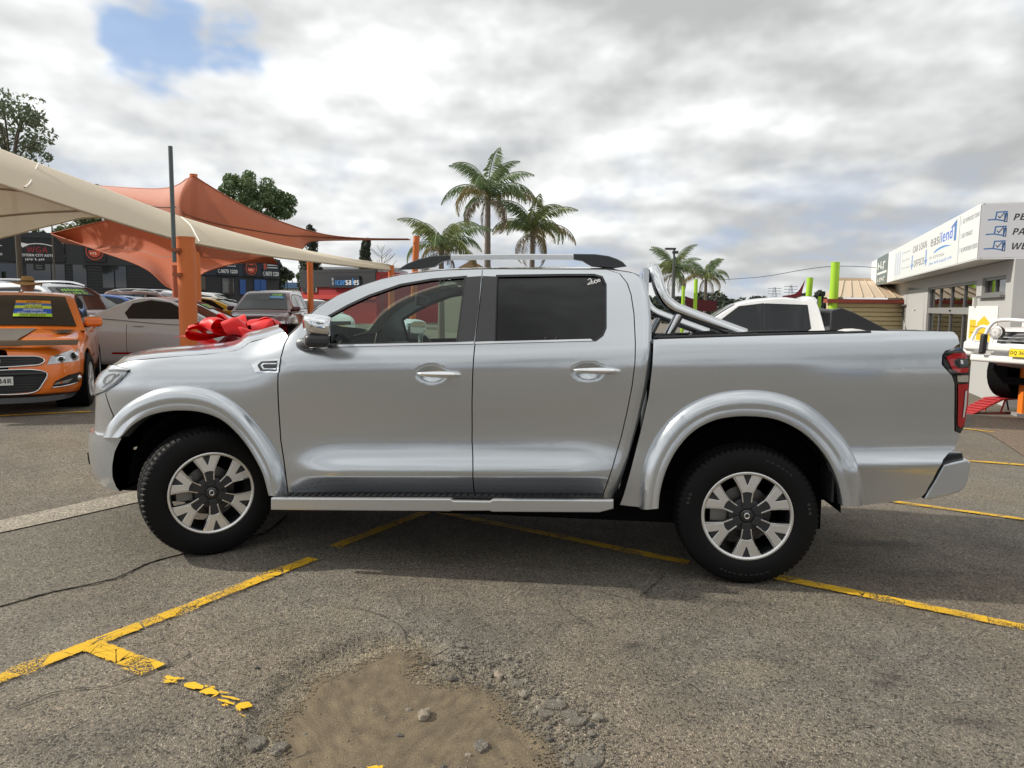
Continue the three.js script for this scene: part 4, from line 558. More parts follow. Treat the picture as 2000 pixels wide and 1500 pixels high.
{ // red gift bow lying on the bonnet
  const c = locZ(474, 669, -0.05), bow = thing('gift_bow', 'large floppy red satin ribbon bow lying on the silver bonnet', 'bow'); bow.position.copy(c.clone().applyMatrix4(TRUCK.matrixWorld)); bow.rotation.y = TRUCK.rotation.y;
  const red = phys(.74, .003, .005, .5, 0, { transmission: .12, thickness: 0 }), r = rng(5);
  const loop = (dir, len, hgt, w, lift, tw) => gridGeo(30, 6, (u, v) => { const a = u * 2 * Math.PI, k = (1 - Math.cos(a)) / 2, x = k * len, y = Math.sin(a) * hgt * (0.35 + .65 * k) + lift * k, z = (v - .5) * w * (.35 + .65 * k) + .02 * Math.sin(a * 2 + tw), p = V3(x, y + .022 * nz(u * 4 + tw * 3, v * 1.6, tw) * k * 2, z); return p.applyAxisAngle(V3(1, 0, 0), .3 * Math.sin(tw)).applyAxisAngle(V3(0, 1, 0), dir); });
  const L = [[Math.PI, .30, .07, .17, .03, 1], [Math.PI - .5, .27, .075, .17, .045, 2], [Math.PI + .5, .33, .06, .18, .02, 3], [0, .27, .075, .17, .03, 4], [.5, .29, .07, .17, .02, 5], [-.5, .26, .07, .18, .04, 1.5], [1.3, .25, .07, .17, .06, 2.5], [-1.3, .25, .07, .17, .05, 3.5], [2.2, .24, .07, .16, .07, 4.5], [-2.2, .26, .075, .17, .07, 5.5], [.2, .16, .05, .15, .09, .5], [3.0, .17, .06, .15, .10, 1.2], [.9, .31, .045, .14, .0, 2.2], [2.5, .33, .05, .14, -.01, .7], [-.9, .32, .05, .15, .0, 3.1], [-2.7, .34, .045, .14, -.01, 4.2], [1.7, .22, .06, .14, .05, 5.2]];
  for (const l of L) part('ribbon_loop', loop(l[0], l[1] * 1.1, l[2] * .95, l[3] * 1.05, l[4] * .8, l[5]).translate(0, .08, 0), red, bow);
  const tail = (dir, len, w, tw) => gridGeo(24, 4, (u, v) => V3(u * len, .06 * (1 - u) * Math.cos(u * 5) + .035 * Math.sin(u * 8 + tw) * (1 - u * .5) + .02, (v - .5) * w + .04 * Math.sin(u * 4 + tw)).applyAxisAngle(V3(0, 1, 0), dir));
  part('ribbon_tail', tail(3.25, .46, .12, 1).translate(0, .01, 0), red, bow); part('ribbon_tail', tail(-.1, .40, .12, 2.4).translate(0, .02, 0), red, bow); part('ribbon_tail', tail(2.9, .40, .12, .3).translate(0, 0, 0), red, bow); part('knot', new THREE.SphereGeometry(.05, 16, 12).scale(1, .8, 1).translate(0, .10, 0), red, bow);
}
// ---------------------------------------------------------------- other vehicles
const EV = new Evaluator(); EV.useGroups = false; EV.attributes = ['position', 'normal', 'uv'];
const SEC = [[0, 0], [.60, -.01], [.86, 0], [.93, .04], [.97, .14], [1, .38], [.998, .60], [.975, .80], [.93, .92], [.84, .985], [.6, 1.0], [.3, 1.012], [0, 1.015]];
const secZ = lin(SEC.slice(2, 10).map((p) => [p[1], p[0]]));
function wheelGeo(R, rimR, w) { return { tyre: tyreGeo(R, rimR, w, 40) }; }
const wheelCache = {};
function addWheel(g, x, y, z, side, R, rimR, w, style, turn = 0) {
  const key = [R, rimR, w].join(), ty = wheelCache[key] ??= tyreGeo(R, rimR, w, style === 'mud' ? 22 : 40), q = new THREE.Group(); q.name = 'wheel'; g.add(q); q.position.set(x, y, z); q.rotation.y = (side < 0 ? Math.PI : 0) + turn;
  part('tyre', ty, M.rubber, q);
  const n = style === 'black' ? 5 : 7, sp = []; for (let k = 0; k < n; k++) { sp.push(extrude([[.02, -.014], [rimR, -.03], [rimR, .03], [.02, .014]].map((p) => p), .02, .004, 1).rotateZ(k * 2 * Math.PI / n)); }
  sp.push(latheZ([[0, .03], [.05, .028], [.06, 0]], 16)); const rm = style === 'black' || style === 'mud' ? M.rimdark : style === 'white' ? mat(.7, .7, .7, .3, .4) : M.machined;
  part('rim', merge([...sp.map((s) => s.translate(0, 0, w * .34)), latheZ([[rimR + .006, w * .45], [rimR - .008, w * .47], [rimR - .022, w * .36], [rimR - .03, -w * .3]], 32)]), rm, q); part('hub_disc', latheZ([[0, 0], [rimR * .7, 0]], 20).translate(0, 0, .01), M.disc, q);
}
function makeCar(name, label, group, sp) {
  const g = thing(name, label, sp.category ?? 'car', [0, 0, 0], 0, group), hw = sp.W / 2, x0 = -sp.fo - sp.wb / 2, x1 = sp.wb / 2 + sp.ro, xm = (x0 + x1) / 2, half = (x1 - x0) / 2, top = spline(sp.top), bot = lin(sp.bot ?? [[x0, .26], [x0 + .5, .2], [x1 - .5, .22], [x1, .32]]), lean = sp.lean ?? .10;
  const wAt = (x) => { const t = Math.min(.9999, Math.abs((x - xm) / half)); return hw * Math.pow(1 - Math.pow(t, 5), .25); };
  const leanAt = (x, yf) => lean * yf * yf * yf * sstep(.5, 1, (xm - x) / half) - lean * .5 * yf * yf * yf * sstep(.5, 1, (x - xm) / half);
  const P = (u, k, s) => { const x = xm + half * Math.sin((u * 2 - 1) * Math.PI / 2) * .9999, w = wAt(x), [zf, yf] = SEC[k], b = bot(x), h = top(x) - b; return V3(x + leanAt(x, yf), b + h * yf, s * zf * w); };
  const ns = SEC.length, ring = []; for (let k = 0; k < ns; k++) ring.push([k, 1]); for (let k = ns - 2; k >= 0; k--) ring.push([k, -1]);
  let body = gridGeo(64, ring.length - 1, (u, v) => { const [k, s] = ring[Math.round(v * (ring.length - 1))]; return P(u, k, s); });
  body = mergeVertices(body.deleteAttribute('uv').deleteAttribute('normal'), 1e-4); body.computeVertexNormals(); body = toCreasedNormals(body, .75);
  { const p = body.attributes.position; body.setAttribute('uv', new THREE.BufferAttribute(new Float32Array(p.count * 2), 2)); }
  const R = sp.R, wy = R - .005;
  if (sp.cut !== false) { let br = new Brush(body); br.updateMatrixWorld(); for (const wx of [-sp.wb / 2, sp.wb / 2]) for (const s of [1, -1]) { const c = new Brush(new THREE.CylinderGeometry(R * 1.13, R * 1.13, .5, 32).rotateX(Math.PI / 2).translate(wx, wy + .02, s * (hw - .12))); c.updateMatrixWorld(); br = EV.evaluate(br, c, SUBTRACTION); } body = br.geometry; body.clearGroups(); }
  part('body', body, sp.paint, g);
  for (const wx of [-sp.wb / 2, sp.wb / 2]) for (const s of [1, -1]) part('wheel_liner', merge([new THREE.CylinderGeometry(R * 1.12, R * 1.12, .36, 24, 1, true).rotateX(Math.PI / 2).translate(wx, wy + .02, s * (hw - .22)), new THREE.CircleGeometry(R * 1.12, 24).translate(wx, wy + .02, s * (hw - .38))]), M.under, g);
  for (const wx of [-sp.wb / 2, sp.wb / 2]) for (const s of [1, -1]) addWheel(g, wx, wy, s * (hw - .115), s, R, sp.rim ?? R * .66, sp.tw ?? .22, sp.wheel, wx < 0 ? (sp.steer ?? 0) : 0);
  part('underbody', box((x1 - x0) * .86, .12, sp.W * .6, xm, .28, 0), M.under, g);
  // cabin
  const roof = spline(sp.roof), xa = sp.roof[0][0], xb = sp.roof[sp.roof.length - 1][0], sl = sp.tumble ?? .38;
  const zs = (x, y) => Math.max(.02, wAt(x) * .925 - sl * (y - (top(x) - .04)));
  const cab = (u, v, lift = 0) => { const x = mix(xa, xb, u), yb = top(x) - .04, yr = Math.max(roof(x), yb + .004), zb = zs(x, yb), e = Math.min(.06, (yr - yb) * .4), zr = zs(x, yr), w = Math.abs(v) * 6, s = Math.sign(v) || 1; let z, y; if (w > 3) { const t = (6 - w) / 3; y = mix(yb, yr - e, t); z = zs(x, y); } else if (w > 2) { const t = 3 - w; y = yr - e * (1 - Math.sin(t * Math.PI / 2)); z = zs(x, yr - e) - .07 * (1 - Math.cos(t * Math.PI / 2)); } else { const t = w / 2, ze = zs(x, yr - e) - .07; z = ze * t; y = yr + .02 * (1 - t * t); } return V3(x, y + lift, z * s); };
  part('cabin', toCreasedNormals(gridGeo(60, 24, (u, v) => cab(u, v * 2 - 1)), .6), sp.paint, g);
  const sideMap = (off) => (x, y) => V3(x, y, zs(x, y) + off);
  for (const wp of sp.windows) { const geo = panel([wp], sideMap(.005), .07, .006), fr = panel([grow(wp, .025)], sideMap(.0025), .07, .004); for (const [q, f] of [[geo, fr], [mirrorZ(geo), mirrorZ(fr)]]) { const m = part('window', q, sp.glass ?? M.glassDark, g); part('window_frame', f, M.black, m); } }
  const onRoof = (x, zz, off) => { const y = roof(x), e = .01, n = V3(-(roof(x + e) - roof(x - e)) / (2 * e), 1, 0).normalize(); const h = zs(x, y); return V3(x + n.x * off, y + .02 * (1 - zz * zz) + n.y * off, zz * h).add(V3(0, .0, 0)); };
  const glass = (nm, a, b, k0, k1) => part(nm, gridGeo(12, 12, (u, v) => { const x = mix(a, b, u); return onRoof(x, mix(-1, 1, v) * mix(k0, k1, u), .012); }), sp.glass ?? M.glassDark, g);
  sp.ws && glass('windscreen', sp.ws[0], sp.ws[1], .90, .84); sp.rw && glass('rear_window', sp.rw[0], sp.rw[1], .84, .88);
  const front = (z, y, off = 0) => { let x = x0 + .1, yf = .5; for (let i = 0; i < 8; i++) { const b = bot(x); yf = clamp((y - b) / (top(x) - b), 0, .97); const q = clamp(Math.abs(z) / (hw * secZ(yf)), 0, .985); x = mix(x, xm - half * Math.pow(1 - q ** 4, .2), .8); } return V3(x + leanAt(x, yf) - off, y, z); };
  const fp = (n, pts, off, m, step = .06) => { const a = panel([pts], (u, v) => front(u, v, off), step, .012); const r = part(n, a, m, g); if (pts.every((p) => p[0] > .02)) { part(n, mirrorZ(a), m, g); } return r; };
  const side = (x, y, off = 0) => { const b = bot(x), yf = clamp((y - b) / (top(x) - b)); return V3(x, y, wAt(x) * secZ(yf) + off); };
  const sidePanel = (n, pts, off, m, far = true) => { const a = panel([pts], (u, v) => side(u, v, off), .06, .006); part(n, a, m, g); if (far) part(n, mirrorZ(a), m, g); };
  for (const s of [1, -1]) if (sp.mirror) { const [mx, my] = sp.mirror, z = zs(mx, my); part('door_mirror', rbox(.12, .14, .22, .045, mx, my, s * (z + .13)), sp.mirrorMat ?? sp.paint, g); part('mirror_stalk', bar(V3(mx, my - .05, s * (z - .02)), V3(mx, my - .05, s * (z + .08)), .03, 8), M.black, g); }
  for (const dx of sp.doors ?? []) sidePanel('door_gap', [[dx, .36], [dx + .008, .36], [dx + .008, top(dx) - .05], [dx, top(dx) - .05]], .0015, M.under);
  for (const [hx, hy] of sp.handles ?? []) for (const s of [1, -1]) { const p = side(hx, hy, .015); part('door_handle', rbox(.18, .03, .03, .012, hx, hy, s * p.z), sp.handleMat ?? sp.paint, g); }
  if (sp.lamps !== false) { fp('headlight', sp.lampPts ?? [[hw * .55, top(x0 + .1) * .76], [hw * .93, top(x0 + .1) * .82], [hw * .94, top(x0 + .1) * .97], [hw * .6, top(x0 + .1) * .90]], .008, mat(.62, .64, .66, .1, .6)); }
  if (sp.face !== false) { const t = top(x0 + .1); fp('grille', [[-hw * .48, t * .78], [hw * .48, t * .78], [hw * .5, t * .95], [-hw * .5, t * .95]], .008, M.satin); fp('lower_grille', [[-hw * .6, .3], [hw * .6, .3], [hw * .55, t * .55], [-hw * .55, t * .55]], .008, M.satin); fp('plate', [[-.19, t * .60], [.19, t * .60], [.19, t * .76], [-.19, t * .76]], .016, mat(.75, .7, .4)); }
  const tail = sp.tail ?? [[x1 - .28, .72], [x1 - .07, .70], [x1 - .07, .92], [x1 - .25, .90]]; sidePanel('tail_light', tail, .008, M.redlens);
  return { g, front, fp, side, sidePanel, zs, roof, top, onRoof, x0, x1, hw, cab };
}
function placeCar(c, pos, turn) { c.g.position.copy(pos); c.g.rotation.y = turn; }
const onLot = (px, Z) => { const p = at(px, 600, Z); p.y = groundH(p.x, p.z); return p; };
function sticker(c, x0, x1, z0, z1, m, name = 'windscreen_sticker', k = .02) { part(name, gridGeo(8, 8, (u, v) => c.onRoof(mix(x0, x1, v), mix(z0, z1, u), k)), m, c.g); }
const neon = (lines, w = 256, h = 128) => signMat(w, h, (x) => { x.fillStyle = '#1a2022'; x.fillRect(0, 0, w, h); lines.forEach(([t, col, y, s, bg]) => { if (bg) { x.fillStyle = bg; x.fillRect(0, y - s, w, s * 1.2); } x.font = 'italic bold ' + s + 'px sans-serif'; x.fillStyle = col; x.textAlign = 'center'; if (t[0] === '~') scrawl(x, w * .1, y, w * .8, s * .8, t.length + y); else x.fillText(t, w / 2, y, w); }); });

// shapes shared by several cars
const sedan = (o = {}) => ({ W: 1.88, wb: 2.9, fo: .93, ro: 1.1, R: .335, top: [[-2.4, .775], [-2.2, .84], [-1.6, .92], [-.9, .985], [0, 1.0], [1.2, 1.03], [2.0, 1.04], [2.45, .98]], roof: [[-1.0, .96], [-.6, 1.17], [-.1, 1.40], [.3, 1.465], [.8, 1.455], [1.3, 1.34], [1.85, 1.06]], windows: [[[-.62, 1.06], [-.05, 1.345], [.33, 1.40], [.36, 1.05]], [[.45, 1.05], [.42, 1.40], [.85, 1.385], [1.25, 1.25], [1.32, 1.10], [1.25, 1.06]]], ws: [-.92, -.1], rw: [1.2, 1.75], mirror: [-.62, 1.05], doors: [-.82, .40, 1.38], handles: [[.2, .92], [1.1, .94]], ...o });
const hatch = (o = {}) => ({ W: 1.8, wb: 2.65, fo: .9, ro: .75, R: .32, top: [[-2.25, .68], [-2.05, .80], [-1.5, .95], [-.9, 1.02], [0, 1.05], [1.2, 1.08], [2.0, 1.02], [2.1, .95]], roof: [[-1.05, 1.0], [-.5, 1.30], [0, 1.47], [.5, 1.52], [1.1, 1.48], [1.6, 1.36], [2.0, 1.04]], windows: [[[-.6, 1.10], [-.05, 1.40], [.3, 1.45], [.3, 1.09]], [[.4, 1.09], [.4, 1.45], [1.0, 1.42], [1.45, 1.28], [1.4, 1.14]]], ws: [-.98, -.1], rw: [1.5, 1.95], mirror: [-.6, 1.08], doors: [-.8, .35, 1.25], handles: [[.15, .95], [1.0, .97]], ...o });
const suv = (o = {}) => ({ W: 1.88, wb: 2.75, fo: .9, ro: .95, R: .365, top: [[-2.3, .80], [-2.1, .95], [-1.5, 1.05], [-.95, 1.12], [0, 1.14], [1.2, 1.16], [2.2, 1.12], [2.3, 1.0]], bot: [[-2.3, .34], [-1.8, .28], [1.8, .3], [2.3, .4]], roof: [[-1.1, 1.10], [-.55, 1.42], [-.15, 1.66], [.3, 1.72], [1.2, 1.71], [1.9, 1.62], [2.2, 1.14]], windows: [[[-.66, 1.2], [-.15, 1.56], [.25, 1.62], [.28, 1.19]], [[.38, 1.19], [.36, 1.62], [1.15, 1.60], [1.18, 1.19]], [[1.28, 1.2], [1.25, 1.59], [1.8, 1.53], [1.85, 1.22]]], ws: [-1.0, -.2], rw: [1.95, 2.15], mirror: [-.7, 1.2], doors: [-.85, .33, 1.25], handles: [[.15, 1.03], [1.05, 1.05]], ...o });
const dualcab = (o = {}) => ({ W: 1.86, wb: 3.22, fo: .92, ro: 1.22, R: .38, category: 'pickup', lean: .06, top: [[-2.55, .95], [-2.3, 1.06], [-1.6, 1.13], [-1.1, 1.18], [0, 1.20], [1.0, 1.21], [1.06, 1.26], [2.0, 1.28], [2.8, 1.28]], bot: [[-2.5, .46], [-1.9, .42], [1.9, .46], [2.8, .5]], roof: [[-1.15, 1.16], [-.65, 1.48], [-.25, 1.72], [.15, 1.80], [.7, 1.79], [.93, 1.72], [1.04, 1.25]], windows: [[[-.80, 1.235], [-.24, 1.66], [.10, 1.705], [.10, 1.235]], [[.17, 1.235], [.17, 1.705], [.76, 1.69], [.80, 1.36], [.64, 1.245]], [[.105, 1.24], [.105, 1.70], [.165, 1.70], [.165, 1.24]]], ws: [-1.05, -.3], rw: null, mirror: [-.75, 1.25], doors: [-.92, .15, .9], handles: [[-.05, 1.08], [.7, 1.09]], tail: [[2.5, .95], [2.78, .93], [2.78, 1.2], [2.5, 1.2]], ...o });

{ // orange sedan, nose to the camera
  const or = paint(.90, .20, .012, .08, .35), hwm = M.satin;
  const c = makeCar('orange_sedan', 'orange sports sedan with grey bonnet stripe and price stickers on its windscreen', undefined, sedan({ paint: or, wheel: 'white', R: .345, face: false, mirror: [-.66, 1.07], steer: -.1, lampPts: [[.52, .60], [.56, .69], [.76, .755], [.86, .76], [.895, .67], [.83, .62]] }));
  placeCar(c, V3(0, 0, 0), 0);
  const DY = -.045, front0 = c.front; c.front = (z, y, o) => front0(z, y + DY, o); const fp = (n, pts, o, m) => c.fp(n, pts.map((p) => [p[0], p[1] + DY]), o, m), ring = (l, off, r, m, n) => part(n, tube(l.map((p) => c.front(p[0], p[1], off)), r, 60, 6, true), m, c.g);
  const up = [[0, .755], [.30, .75], [.44, .74], [.50, .70], [.46, .655], [.3, .64], [0, .63], [-.3, .64], [-.46, .655], [-.50, .70], [-.44, .74], [-.30, .75]];
  fp('upper_grille', up, .010, M.black); ring(up, .016, .008, M.chrome, 'grille_surround'); for (let k = 0; k < 4; k++) part('grille_bar', tube([-.44, -.2, 0, .2, .44].map((z) => c.front(z, .655 + k * .026, .014)), .005, 16, 5), M.satin, c.g);
  part('grille_emblem', merge([new THREE.TorusGeometry(.062, .008, 8, 28).rotateY(Math.PI / 2), new THREE.CylinderGeometry(.03, .04, .01, 5).rotateZ(Math.PI / 2).translate(0, -.005, 0), bar(V3(0, -.04, -.02), V3(0, .04, .03), .012, 6)]).translate(c.front(0, .70, .03).x, .695 + DY, 0), M.chrome, c.g);
  const lo = [[0, .595], [.42, .585], [.52, .54], [.47, .42], [.40, .335], [0, .315], [-.40, .335], [-.47, .42], [-.52, .54], [-.42, .585]];
  fp('lower_grille', lo, .010, M.black); ring(lo, .016, .008, M.chrome, 'grille_surround'); for (let k = 0; k < 6; k++) part('grille_bar', tube([-.42, -.2, 0, .2, .42].map((z) => c.front(z, .355 + k * .032, .014)), .005, 16, 5), M.satin, c.g);
  part('grille_band', tube([-.5, -.25, 0, .25, .5].map((z) => c.front(z, .545, .02)), .016, 20, 6), M.satin, c.g);
  const plate = part('number_plate', new THREE.PlaneGeometry(.372, .10).rotateY(-Math.PI / 2), signMat(256, 72, (x) => { x.fillStyle = '#d8d8d2'; x.fillRect(0, 0, 256, 72); x.fillStyle = '#22262a'; x.font = 'bold 54px sans-serif'; x.textAlign = 'right'; x.fillText('84R', 246, 56); }), c.g); plate.position.set(c.front(0, .47, .03).x, .47 + DY, 0);
  for (const s of [1, -1]) { for (const [z, y, r] of [[.66, .705, .045], [.78, .725, .056]]) { const p = c.front(z, y, .022); part('projector', new THREE.SphereGeometry(r, 18, 12).scale(.35, 1, 1).translate(p.x, p.y, s * p.z), M.chrome, c.g); const q = c.front(z, y, .036); part('projector_lens', new THREE.SphereGeometry(r * .6, 14, 10).scale(.5, 1, 1).translate(q.x, q.y, s * q.z), M.glassDark, c.g); } }
  fp('fog_recess', [[.56, .37], [.60, .44], [.72, .50], [.84, .52], [.88, .42], [.74, .375]], .010, M.black); fp('light_strip', [[.58, .40], [.60, .425], [.74, .455], [.77, .455], [.72, .41]], .02, M.chrome);
  for (const s of [1, -1]) { part('fog_ring', tube([[.56, .37], [.66, .372], [.76, .385], [.88, .41]].map((p) => { const q = c.front(p[0], p[1], .014); q.z *= s; return q; }), .009, 16, 6), M.chrome, c.g); const q = c.front(.82, .45, .02); part('fog_lamp', new THREE.SphereGeometry(.032, 12, 10).scale(.5, 1, 1).translate(q.x, q.y, s * q.z), M.chrome, c.g); }
  fp('chin_spoiler', [[-.86, .205], [.86, .205], [.90, .27], [-.90, .27]], .022, mat(.08, .08, .085, .6));
  const bonnet = (z, x, off) => V3(x, c.top(x) + .005 + off, z); // bonnet fittings lie on the top of the nose
  const ontop = (n, a, b, z0, z1, off, m) => part(n, gridGeo(16, 8, (u, v) => bonnet(mix(z0(u), z1(u), v), mix(a, b, u), off)), m, c.g);
  ontop('bonnet_stripe', -2.15, -1.05, (u) => -mix(.20, .32, u), (u) => mix(.20, .32, u), .012, mat(.16, .155, .15, .35));
  ontop('bonnet_protector', -2.34, -2.16, (u) => -.84 - .02 * u, (u) => .84 + .02 * u, .03, phys(.006, .006, .008, .1, 0, { clearcoat: 1 }));
  for (const s of [1, -1]) part('bonnet_vent', gridGeo(4, 4, (u, v) => bonnet(s * (.52 + .16 * u + .08 * v), -1.5 + .26 * v, .014)), M.satin, c.g);
  sticker(c, -.74, -.30, .02, .58, neon([['SPORTS', '#14324c', 30, 30, '#f2a020'], ['LOW KMS', '#e8f04a', 58, 26, '#2a70c0'], ['V8 POWER', '#10204a', 84, 26, '#d8e84a'], ['AUTOMATIC', '#fff', 112, 24, '#1d5fc4'], ['~~', '#fff', 138, 22, '#1d5fc4'], ['JUST ARRIVED', '#183018', 168, 26, '#b8e838']], 256, 180)); c.g.children.filter((m) => m.name === 'windscreen_sticker').forEach((m) => { });
  const nose = at(-14, 700, 8.5), a = 117 * Math.PI / 180, off = V3(c.x0, 0, 0).applyAxisAngle(V3(0, 1, 0), a); const p = V3(nose.x - off.x, 0, nose.z - off.z); p.y = groundH(nose.x, nose.z) + .0; placeCar(c, p, a);
}
{ // white two-door utility behind it, facing right
  const c = makeCar('white_ute', 'white two-door utility with black wheels parked behind the orange post', undefined, sedan({ category: 'utility', paint: paint(.66, .70, .74), wheel: 'black', R: .345, wb: 3.0, fo: .95, ro: 1.1, top: [[-2.45, .68], [-2.25, .78], [-1.6, .90], [-.9, .98], [0, 1.02], [.5, 1.06], [1.0, 1.10], [2.0, 1.13], [2.6, 1.10]], roof: [[-1.0, .96], [-.6, 1.17], [-.1, 1.39], [.2, 1.45], [.5, 1.44], [.9, 1.30], [1.3, 1.10]], windows: [[[-.66, 1.07], [-.1, 1.34], [.25, 1.385], [.56, 1.32], [.66, 1.17], [.60, 1.09]]], rw: [.7, 1.1], doors: [-.8, .62], handles: [[.42, .94]], tail: [[2.2, .75], [2.5, .75], [2.5, .95], [2.25, .92]] }));
  c.sidePanel('sill_sticker', [[-1.35, .42], [.9, .42], [.9, .455], [-1.35, .455]].map((p) => p), .004, M.redlens);
  placeCar(c, (() => { const w = onLot(172, 14.4), p = V3(w.x + 1.78, w.y, w.z - .05); return p; })(), Math.PI + .03); c.g.position.y = groundH(-7, -14) - .02;
  sticker(c, -.50, -.28, .1, .7, neon([['~~', '#9cf03c', 60, 56], ['~~', '#e8f04a', 100, 34]]));
}
const rowGroup = 'cars parked in rows under the shade sails';
const bgCars = [
  ['silver_wagon', 'silver wagon with green price writing on its windscreen, beside the hat wearer', suv({ paint: paint(.55, .57, .6, .6, .35), wheel: 'alloy' }), 120, 16.5, Math.PI * .93, [['~~', '#9cf03c', 60, 50], ['~~', '#9cf03c', 104, 40]]],
  ['red_hatch', 'dark red hatchback with green windscreen writing beside the blue hatchback', hatch({ paint: paint(.20, .035, .025, .3, .3), wheel: 'alloy' }), 205, 18.6, Math.PI * .8, [['~~', '#9cf03c', 60, 56], ['~~~', '#f29030', 104, 40]]],
  ['blue_hatch', 'bright blue hatchback between the red hatchback and the brown wagon', hatch({ paint: paint(.02, .12, .42, .3, .3), wheel: 'alloy' }), 258, 18.5, Math.PI * 1.02, null],
  ['brown_wagon', 'brown wagon with silver roof edge behind the white utility', suv({ paint: paint(.16, .09, .075, .4, .3), wheel: 'alloy' }), 322, 27, Math.PI * .97, null],
  ['yellow_car', 'yellow hatchback parked behind the thick orange post', hatch({ paint: paint(.72, .42, .015), wheel: 'alloy' }), 430, 23.5, Math.PI * .98, null],
  ['maroon_wagon', 'maroon off-road wagon with a green price on its windscreen, facing out', suv({ paint: paint(.085, .022, .022, .4, .3), wheel: 'alloy' }), 526, 23, Math.PI * .53, [['$10,990', '#9cf03c', 46, 50], ['~', '#bfe8ff', 78, 22, '#2a70a0'], ['~~', '#bfe8ff', 104, 22, '#2a70a0']]],
  ['black_sedan', 'black sedan roof showing between the maroon wagon and the red building', sedan({ paint: paint(.02, .02, .022), wheel: 'alloy' }), 580, 30, Math.PI * .9, null],
  ['white_hatch', 'white hatchback beside the maroon wagon', hatch({ paint: paint(.78, .78, .78), wheel: 'alloy' }), 607, 29, Math.PI * .75, null],
  ['white_van', 'white wagon roof showing behind the yellow hatchback', suv({ paint: paint(.78, .78, .78), wheel: 'alloy' }), 420, 28, Math.PI, null],
];
for (const [n, label, sp, px, Z, turn, text] of bgCars) { const c = makeCar(n, label, rowGroup, sp); placeCar(c, onLot(px, Z), turn); if (text) sticker(c, sp.ws[1] - .30, sp.ws[1] - .05, n === 'maroon_wagon' ? .15 : -.6, n === 'maroon_wagon' ? .75 : .55, neon(text)); if (n === 'brown_wagon' || n === 'silver_wagon') for (const s of [1, -1]) part('roof_rail', tube([V3(-.1, 1.70, s * .6), V3(.2, 1.78, s * .58), V3(1.4, 1.78, s * .58), V3(1.75, 1.70, s * .58)], .022, 20, 6), M.steel, c.g); }
{ // white dual-cab behind the pickup's tray
  const c = makeCar('white_pickup', 'white dual-cab pickup with black sports bar and tray cover, side-on behind the silver pickup', undefined, dualcab({ paint: M.white, wheel: 'black', mirrorMat: M.black, glass: M.glassDark }));
  const p = at(1466, 600, 12.4); placeCar(c, V3(p.x, groundH(p.x, p.z) - .0, p.z), -.2);
  for (const s of [1, -1]) { part('weather_shield', extrude([[-.78, 1.27], [-.2, 1.66], [.15, 1.70], [.80, 1.69], [.80, 1.63], [.12, 1.64], [-.18, 1.60], [-.70, 1.25]], .012, .003, 1).rotateX(s * -.36).translate(0, .10, s * 1.19), M.satin, c.g).visible = true; }
  const sb = []; for (const s of [1, -1]) part('sail_panel', extrude([[1.12, 1.25], [1.12, 1.62], [1.25, 1.66], [1.45, 1.58], [1.95, 1.32], [2.2, 1.28]], .07, .012, 2).translate(0, 0, s * .72 - .035), M.satin, c.g); part('sports_hoop', rbox(.16, .07, 1.4, .03, 1.22, 1.62, 0), M.satin, c.g); part('tray_cover', rbox(1.55, .05, 1.5, .02, 2.0, 1.295, 0), M.black, c.g);
}
